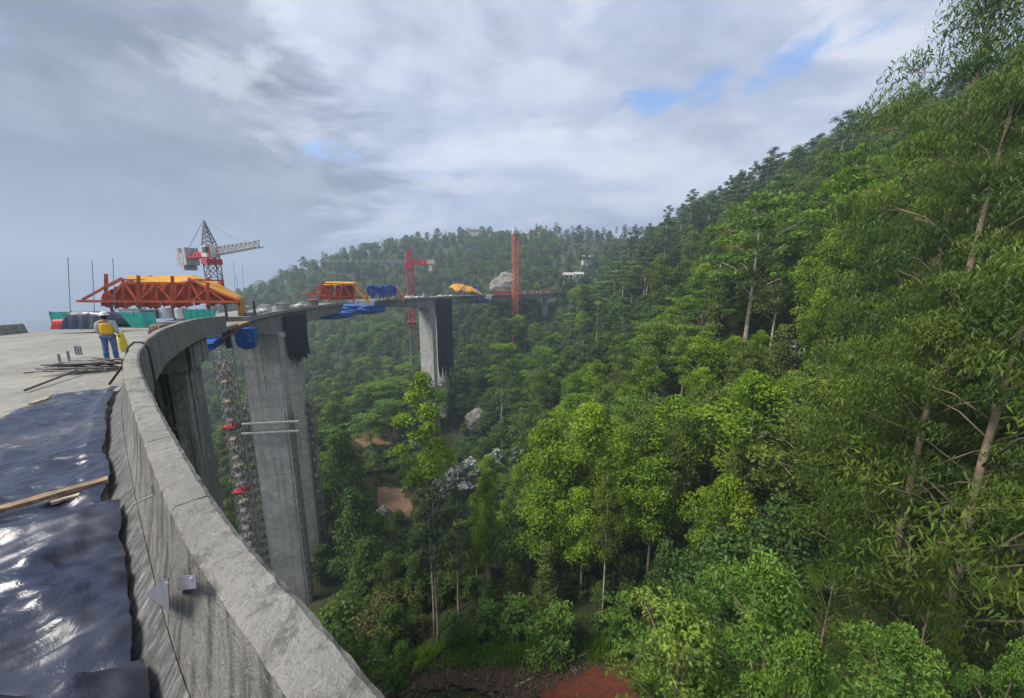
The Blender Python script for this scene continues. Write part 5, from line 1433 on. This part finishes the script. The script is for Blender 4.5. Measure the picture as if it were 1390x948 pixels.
# ---- far forest and undergrowth as geometry-node scatters
def joined_proto(name, trunk, crown, keep=1.0, grow=1.0):
    nt, nc = len(trunk.vertices), len(crown.vertices)
    V = np.zeros((nt + nc) * 3, np.float32)
    a = np.zeros(nt * 3, np.float32); trunk.vertices.foreach_get('co', a); b = np.zeros(nc * 3, np.float32); crown.vertices.foreach_get('co', b)
    b = b.reshape(-1, 4, 3)
    ti = np.zeros(nc, np.float32); crown.attributes['tint'].data.foreach_get('value', ti); ti = ti.reshape(-1, 4)
    sel = np.random.default_rng(1).random(len(b)) < keep; b = b[sel]; ti = ti[sel]
    ce = b.mean(1, keepdims=True); b = ce + (b - ce) * grow
    me = bpy.data.meshes.new(name)
    tf = [tuple(p_.vertices) for p_ in trunk.polygons]
    vs = np.concatenate([a.reshape(-1, 3), b.reshape(-1, 3)])
    nb = len(b)
    me.from_pydata(vs.tolist(), [], tf + (np.arange(nb)[:, None] * 4 + np.arange(4)[None] + nt).tolist())
    me.materials.append(trunk.materials[0]); me.materials.append(crown.materials[0])
    me.polygons.foreach_set('material_index', np.r_[np.zeros(len(tf), np.int32), np.ones(nb, np.int32)].astype(np.int32))
    at_ = me.attributes.new('tint', 'FLOAT', 'POINT'); at_.data.foreach_set('value', np.r_[np.zeros(nt), ti.ravel()].astype(np.float32))
    me.update()
    return bpy.data.objects.new(name, me)
def scatter(name, protos, items, label, cat):
    """items: (proto index, x, y, z, scale, rot)"""
    pc_ = bpy.data.collections.new(name + '_kinds')
    for i, o in enumerate(protos): o.name = '%s_%02d' % (name, i); pc_.objects.link(o)
    me = bpy.data.meshes.new(name); me.from_pydata([(a[1], a[2], a[3]) for a in items], [], [])
    for nm, ty, vals in (('idx', 'INT', [a[0] for a in items]), ('scl', 'FLOAT', [a[4] for a in items]), ('wid', 'FLOAT', [a[4] * a[6] for a in items]), ('rot', 'FLOAT', [a[5] for a in items])):
        q_ = me.attributes.new(nm, ty, 'POINT'); q_.data.foreach_set('value', vals)
    o = link(bpy.data.objects.new(name, me)); tag(o, label, cat, kind='stuff')
    ng = bpy.data.node_groups.new(name, 'GeometryNodeTree')
    ng.interface.new_socket('Geometry', in_out='INPUT', socket_type='NodeSocketGeometry'); ng.interface.new_socket('Geometry', in_out='OUTPUT', socket_type='NodeSocketGeometry')
    gi, go_ = ng.nodes.new('NodeGroupInput'), ng.nodes.new('NodeGroupOutput')
    ci = ng.nodes.new('GeometryNodeCollectionInfo'); ci.inputs[0].default_value = pc_; ci.inputs[1].default_value = True; ci.inputs[2].default_value = True
    ip = ng.nodes.new('GeometryNodeInstanceOnPoints')
    def na(nm, ty):
        n_ = ng.nodes.new('GeometryNodeInputNamedAttribute'); n_.data_type = ty; n_.inputs[0].default_value = nm
        return [s_ for s_ in n_.outputs if s_.enabled and s_.name == 'Attribute'][0]
    cx = ng.nodes.new('ShaderNodeCombineXYZ')
    L_ = ng.links.new
    L_(na('rot', 'FLOAT'), cx.inputs[2]); L_(gi.outputs[0], ip.inputs['Points']); L_(ci.outputs[0], ip.inputs['Instance'])
    ip.inputs['Pick Instance'].default_value = True
    L_(na('idx', 'INT'), ip.inputs['Instance Index']); L_(cx.outputs[0], ip.inputs['Rotation']); sx = ng.nodes.new('ShaderNodeCombineXYZ'); wa = na('wid', 'FLOAT'); L_(wa, sx.inputs[0]); L_(wa, sx.inputs[1]); L_(na('scl', 'FLOAT'), sx.inputs[2]); L_(sx.outputs[0], ip.inputs['Scale'])
    L_(ip.outputs[0], go_.inputs[0])
    o.modifiers.new('scatter', 'NODES').node_group = ng
    return o
kinds = ['euc', 'lime', 'dark', 'umb', 'cone', 'thin', 'bush', 'lbush']
protos = []; pidx = {}
for k in kinds:
    pidx[k] = []
    for v in range(4):
        p_ = PROTO[k][v % len(PROTO[k])]
        pidx[k].append((len(protos), p_['H'])); protos.append(joined_proto('forest_' + k, p_['trunk'], p_['crown'], 0.55, 1.35))
items = []
for kind, x, y, z, h in FAR:
    i, H = pidx[kind][int(g.integers(4))]
    items.append((i, x, y, z - .2, h / H, float(g.uniform(0, 6.28)), float(g.uniform(1.15, 1.7)) * (1.2 if kind == 'euc' else 0.75 if kind == 'thin' else 1.0)))
scatter('forest', protos, items, 'mass of far trees covering the valley sides and distant ridge', 'forest')
# undergrowth: low bushes everywhere under the trees in the nearer half
items = []
uproto = [joined_proto('u', PROTO[k][v]['trunk'], PROTO[k][v]['crown'], 0.6, 1.2) for k, v in (('bush', 0), ('bush', 1), ('lbush', 0), ('brown', 0), ('brown', 1), ('dark', 0))]
UH = (5, 5, 5, 9, 9, 17)
N = 9000
Yc = 8 + (g.random(N) ** 1.3) * 190; Xc = (g.random(N) * 2 - 1) * (Yc * 1.6 + 10); Zc = ground_z(Xc, Yc)
GU = Grid(3.0)
for x, y, z in zip(Xc, Yc, Zc):
    if x < -70 and y < 60: continue
    off, dzk, d = bridge_clear(x, y)
    if y < 40 and off > 1: continue
    if not GU.ok(x, y, 2.3): continue
    px, py, fw = project((x, y, z))
    if 470 < px < 900 and py > 866 and y < 40: continue
    if any(math.hypot(q.x - x, q.y - y) < r_ * .8 for q, r_ in CLEAR): continue
    k = int(g.integers(6)); h = float(g.uniform(1.6, 4.2))
    if not seen_ok(x, y, z, h * .8):
        h *= .5
        if not seen_ok(x, y, z, h * .8): continue
    GU.put(x, y); items.append((k, x, y, z - .2, h / UH[k], float(g.uniform(0, 6.28)), float(g.uniform(1.0, 1.4))))
scatter('undergrowth', uproto, items, 'low bushes and undergrowth beneath the trees', 'undergrowth')
# ------------------------------------------------------------------ clearing at the bottom: dirt track, red earth, grass, logs
def patch(name, pix, mat, label, lift, n=110, kind='structure', Yg=30):
    """sheet following the ground inside an outline given as ground points"""
    poly = []
    for px, py in pix:
        # walk the sight line to the ground
        lo, hi = 5.0, 160.0
        for Yq in np.arange(6, 160, 0.25):
            q = at(px, py, Yq)
            if q.z < gz(q.x, q.y): break
        poly.append((q.x, q.y))
    P_ = np.array(poly); x0, y0 = P_.min(0); x1, y1 = P_.max(0)
    nx = ny = n
    xs, ys = np.linspace(x0, x1, nx), np.linspace(y0, y1, ny)
    X, Y = np.meshgrid(xs, ys); Z = ground_z(X.ravel(), Y.ravel()).reshape(ny, nx)
    def inside(x, y):
        c_ = False; j = len(poly) - 1
        for i in range(len(poly)):
            xi, yi = poly[i]; xj, yj = poly[j]
            if (yi > y) != (yj > y) and x < (xj - xi) * (y - yi) / (yj - yi) + xi: c_ = not c_
            j = i
        return c_
    wob = (fbm(X * 1.1, Y * 1.1, 5, 3) - .45) * 2.2; wob2 = (fbm(X * 1.1 + 7, Y * 1.1, 6, 3) - .45) * 2.2
    M = np.array([[inside(X[i, j] + wob[i, j], Y[i, j] + wob2[i, j]) for j in range(nx)] for i in range(ny)])
    vs = []; idx = -np.ones((ny, nx), int); fs = []
    bump = (fbm(X * 1.6, Y * 1.6, 8, 4)) * .5
    for i in range(ny):
        for j in range(nx):
            vs.append((X[i, j], Y[i, j], Z[i, j] + lift + bump[i, j] * .5))
    for i in range(ny - 1):
        for j in range(nx - 1):
            if M[i, j] and M[i + 1, j] and M[i, j + 1] and M[i + 1, j + 1]: fs.append((i * nx + j, i * nx + j + 1, (i + 1) * nx + j + 1, (i + 1) * nx + j))
    me = bpy.data.meshes.new(name); me.from_pydata(vs, [], fs); me.polygons.foreach_set('use_smooth', [True] * len(fs)); me.materials.append(MATS[mat]); me.update()
    o = link(bpy.data.objects.new(name, me)); tag(o, label, 'ground', kind=kind)
    return o, X[M], Y[M], Z[M]
def soil(name, c1, c2, c3):
    m, t, out = newmat(name)
    p = t.n('ShaderNodeNewGeometry').outputs['Position']
    a = t.noise(p, 0.8, 6, .65, .4); b = t.noise(p, 5.0, 6, .7); c = t.noise(p, 16.0, 3, .7)
    col = t.mix(t.rng(a, .35, .65), c1, c2); col = t.mix(t.math('MULTIPLY', t.rng(b, .48, .62), .7), col, c3)
    bsdf(t, out, col, .95, .1, bump=t.math('ADD', b, t.math('MULTIPLY', c, .5)), bstr=.9, bdist=.25)
soil('brown_soil', (0.13, 0.085, 0.06), (0.09, 0.065, 0.045), (0.045, 0.035, 0.024))
soil('red_soil', (0.27, 0.075, 0.04), (0.17, 0.06, 0.038), (0.10, 0.05, 0.035))
soil('tan_soil', (0.27, 0.17, 0.10), (0.20, 0.13, 0.08), (0.10, 0.075, 0.05))
patch('dirt_track', [(470, 930), (600, 915), (720, 908), (800, 896), (900, 890), (960, 930), (960, 990), (420, 990)], 'brown_soil', 'strip of bare brown earth at the bottom of the picture', .05)
patch('red_earth', [(735, 948), (760, 930), (800, 915), (840, 907), (900, 905), (920, 950), (880, 990), (700, 990)], 'red_soil', 'bright red earth beside the yellow leafy tree top', .32)
patch('earth_bank', [(512, 662), (545, 664), (562, 690), (556, 712), (530, 700), (514, 690)], 'tan_soil', 'bare tan earth bank right of the nearer pier', .1)
patch('earth_bank', [(480, 600), (500, 580), (530, 578), (548, 592), (530, 606), (495, 610)], 'tan_soil', 'bare reddish earth slope left of the farther pier foot', .1)
# grass and weeds of the clearing
def ground_pt(px, py):
    for Yq in np.arange(6, 200, 0.2):
        q = at(px, py, Yq)
        if q.z < gz(q.x, q.y): return q
    return q
gg = np.random.default_rng(9)
P_, T_, N_, L_, W_, ti_ = [], [], [], [], [], []
c_ = [ground_pt(px, py) for px, py in ((520, 905), (600, 893), (700, 886), (800, 880), (880, 872))]
for k in range(24000):
    u = gg.random() * (len(c_) - 1); i = int(min(u, len(c_) - 2)); q = c_[i].lerp(c_[i + 1], u - i)
    x, y = q.x + gg.normal() * .8, q.y + gg.normal() * 1.3 + .5
    P_.append((x, y)); 
P_ = np.array(P_); z = ground_z(P_[:, 0], P_[:, 1])
dens = fbm(P_[:, 0] * .9, P_[:, 1] * .9, 15, 3); keep = dens > .36
P_ = P_[keep]; z = z[keep]; n = len(P_)
L_ = gg.uniform(.35, 1.0, n) * (0.6 + dens[keep]); W_ = gg.uniform(.05, .14, n)
T_ = unit(np.c_[gg.normal(size=n) * .45, gg.normal(size=n) * .45, np.ones(n)]); N_ = unit(np.c_[gg.normal(size=n), gg.normal(size=n) - .8, np.full(n, .5)])
me = leaf_mesh('grass', np.c_[P_, z + L_ * .4 + .05], T_, N_, L_, W_, np.clip(gg.normal(.5, .25, n), 0, 1), 'leaf_grass')
o = link(bpy.data.objects.new('grass', me)); tag(o, 'bright green grass and weeds along the dirt track', 'grass', kind='stuff')
# stones, clods and litter on the bare earth
P2 = []
dc = [ground_pt(px, py) for px, py in ((540, 925), (640, 918), (740, 912), (840, 905), (560, 950), (680, 950), (800, 948))]
mbs = MB(); rs = random.Random(77)
for k in range(900):
    q = rs.choice(dc).lerp(rs.choice(dc), rs.random()); x, y = q.x + rs.gauss(0, .8), q.y + rs.gauss(0, .7)
    r_ = rs.uniform(.03, .14) * (2.0 if rs.random() < .05 else 1); mbs.ball((x, y, gz(x, y) + .2 + r_ * .3), r_, 6, 4, (1, rs.uniform(.6, 1.2), rs.uniform(.4, .8)), .25, rs)
o = mbs.build('stones', 'dirt_brown', None); tag(o, 'small stones and clods strewn over the bare brown earth', 'stones', kind='stuff')
mbs = MB()
for k in range(160):
    q = rs.choice(dc).lerp(rs.choice(dc), rs.random()); x, y = q.x + rs.gauss(0, 1), q.y + rs.gauss(0, .8); a = rs.uniform(0, 3.1); l_ = rs.uniform(.15, .8)
    z = gz(x, y) + .28; mbs.bar((x, y, z), (x + math.cos(a) * l_, y + math.sin(a) * l_, z + rs.uniform(-.05, .15)), rs.uniform(.008, .03), 4)
o = mbs.build('twigs', 'bark_brown', None); tag(o, 'dry twigs littering the bare earth by the grass', 'twigs', kind='stuff')
# fallen poles
def log(pa, pb, r_, label, lift=.35):
    a, b = ground_pt(*pa), ground_pt(*pb); a.z += lift; b.z += lift
    mb = MB(); mb.tube([a, a.lerp(b, .35) + Vector((0, 0, .05)), a.lerp(b, .7) + Vector((.05, 0, 0)), b], [r_, r_ * .9, r_ * .8, r_ * .6], 8)
    o = mb.build('fallen_log', 'bark_pale', None, smooth=True, origin=a); tag(o, label, 'log')
log((700, 936), (798, 890), .10, 'thin pale pole lying across the brown earth at the bottom')
log((640, 870), (716, 858), .08, 'short pale pole lying behind the grass', .8)
log((498, 901), (530, 898), .08, 'small pale stick right of the parapet at the bottom', .5)
# rocks
def boulder(px, py, Y, r_, sq, label, seed):
    q = at(px, py, Y); mb = MB(); rr = random.Random(seed)
    import bmesh
    bm = bmesh.new(); bmesh.ops.create_icosphere(bm, subdivisions=4, radius=1)
    for v in bm.verts:
        d = v.co.normalized(); k = 1 + .45 * (float(fbm(d.x * 2 + seed, d.y * 2 + d.z * 1.7, seed, 4)) - .45) + .2 * (float(fbm(d.z * 6, d.x * 6 + seed, seed + 1, 3)) - .45)
        v.co = Vector((d.x * k * r_ * sq[0], d.y * k * r_ * sq[1], d.z * k * r_ * sq[2]))
    me = bpy.data.meshes.new('rock_face'); bm.to_mesh(me); bm.free(); me.materials.append(MATS['rock'])
    o = link(bpy.data.objects.new('rock_face', me)); o.location = (q.x, q.y, q.z); tag(o, label, 'rock')
boulder(650, 572, 112, 5.0, (.9, .8, .8), 'grey rock face among trees right of the farther pier foot', 2)
boulder(688, 396, 240, 12, (1.05, .8, 1.0), 'pale rock cutting beside the tall lattice crane mast', 5)
boulder(520, 706, 86, 3.2, (.8, .8, 1.2), 'pale grey rock at the left edge of the tan earth bank', 7)
# teal shelter at the foot of the farther pier
q = at(566, 602, 118); g0 = gz(q.x, q.y)
hut = empty('site_shelter', (q.x, q.y, g0)); tag(hut, 'small white shelter with teal cover at the foot of the farther pier', 'shelter')
zc = at(566, 597, 118).z
mb = MB(); mb.box((q.x, q.y, (g0 + zc) / 2), (3.0, 2.4, max(1.0, zc - g0)), .2); mb.build('wall', 'white_paint', hut)
mb = MB(); mb.hexa([(q.x - 1.9, q.y - 1.5, zc), (q.x + 1.9, q.y - 1.5, zc), (q.x + 1.9, q.y + 1.5, zc), (q.x - 1.9, q.y + 1.5, zc)], [(q.x - 1.6, q.y - .1, zc + 1.1), (q.x + 1.6, q.y - .1, zc + 1.1), (q.x + 1.6, q.y + .1, zc + 1.1), (q.x - 1.6, q.y + .1, zc + 1.1)]); mb.build('roof', 'teal_net', hut)
# houses
def house(px, py, Y, wid, hgt, dp, label, roof='grey_roof', wins=3, flat=False):
    q = at(px, py, Y); zb = q.z; g0 = gz(q.x, q.y)
    root = empty('house', (q.x, q.y, min(g0, zb))); tag(root, label, 'house')
    mb = MB(); mb.box((q.x, q.y, zb + hgt / 2 - 2), (wid, dp, hgt + 4), .15); mb.build('wall', 'white_paint', root)
    ca, sa = math.cos(.15), math.sin(.15)
    def lp(a, b, z): return (q.x + a * ca - b * sa, q.y + a * sa + b * ca, z)
    w2, d2 = wid / 2 + .5, dp / 2 + .5; zt = zb + hgt; rh = .3 if flat else 1.6
    mb = MB(); mb.hexa([lp(-w2, -d2, zt), lp(w2, -d2, zt), lp(w2, d2, zt), lp(-w2, d2, zt)], [lp(-w2, -.15 if not flat else -d2, zt + rh), lp(w2, -.15 if not flat else -d2, zt + rh), lp(w2, .15 if not flat else d2, zt + rh), lp(-w2, .15 if not flat else d2, zt + rh)]); mb.build('roof', roof, root)
    for i in range(wins):
        x = -wid / 2 + wid * (i + .5) / wins
        mb = MB(); p_ = lp(x, -dp / 2, zb + hgt * .55); mb.box(p_, (wid / wins * .5, .3, hgt * .45), .15); f_ = mb.build('window', 'window_glass', root)
        mb = MB(); p_ = lp(x, -dp / 2 - .12, zb + hgt * .3); mb.box(p_, (wid / wins * .6, .35, .2), .15); mb.build('sill', 'white_paint', f_)
house(771, 380, 254, 6.0, 3.4, 5, 'left white house on the wooded slope right of the lattice crane', wins=2)
house(785, 380, 256, 6.0, 3.8, 5, 'right white house of the pair on the wooded slope', wins=2)
house(799, 354, 330, 12, 3.0, 6, 'long grey roofed house higher on the slope behind the white pair', wins=4)
house(731, 322, 425, 24, 3.2, 8, 'long low house on the far ridge right of the lattice crane', 'clay_roof', 6)
house(645, 317, 440, 16, 3.5, 8, 'low house among trees on the far ridge left of the lattice crane', 'clay_roof', 4)
# lone trees standing on the far ridge
for kk, px, yt, Y, wd, lab in (('cone', 728, 303, 418, .55, 'slim dark tree standing alone on the far ridge'), ('dark', 738, 311, 418, .7, 'small round tree beside the slim one on the far ridge'), ('dark', 786, 306, 415, 1.3, 'spreading tree on the far ridge skyline'),
                              ('cone', 800, 309, 415, .6, 'small pointed tree right of the spreading one on the ridge'), ('dark', 811, 312, 415, .8, 'tiny round tree rightmost of the ridge group'), ('dark', 624, 308, 445, 1.0, 'dark bushy tree at the left summit of the far ridge'), ('cone', 662, 309, 435, .9, 'dark tree on the ridge left of the lattice crane top')):
    top_tree(kk, px, yt, Y, lab, wide=wd, hmin=5)
for i, (px, yt, Y) in enumerate(((668, 394, 228), (690, 394, 228), (712, 384, 228))):
    top_tree('dark', px, yt, Y, 'low dark tree ' + ('at the left foot of', 'before the middle of', 'at the right of')[i] + ' the pale rock cutting', wide=1.3, hmin=4)
for px, yt, Y, lab in ((764, 374, 248, 'dark tree at the left corner of the white house pair'), (777, 379, 247, 'dark tree in front of the gap between the white houses'), (790, 377, 247, 'dark tree before the right white house'), (797, 371, 250, 'dark tree right of the white house pair')):
    top_tree('dark', px, yt, Y, lab, wide=1.2, hmin=4)
# ------------------------------------------------------------------ haze
hz = MB(); hz.hexa([(-3100, -1300, -330), (3100, -1300, -330), (3100, 3300, -330), (-3100, 3300, -330)], [(-3100, -1300, 240), (3100, -1300, 240), (3100, 3300, 240), (-3100, 3300, 240)])
m, t, out = newmat('haze_air')
pv = t.n('ShaderNodeVolumePrincipled'); pv.inputs['Color'].default_value = (0.52, 0.63, 0.80, 1); pv.inputs['Density'].default_value = 0.0007; pv.inputs['Anisotropy'].default_value = 0.2
t.l(pv.outputs[0], out.inputs['Volume'])
o = hz.build('haze', 'haze_air', None); tag(o, 'thin blue mountain haze filling the valley', 'haze', kind='stuff')
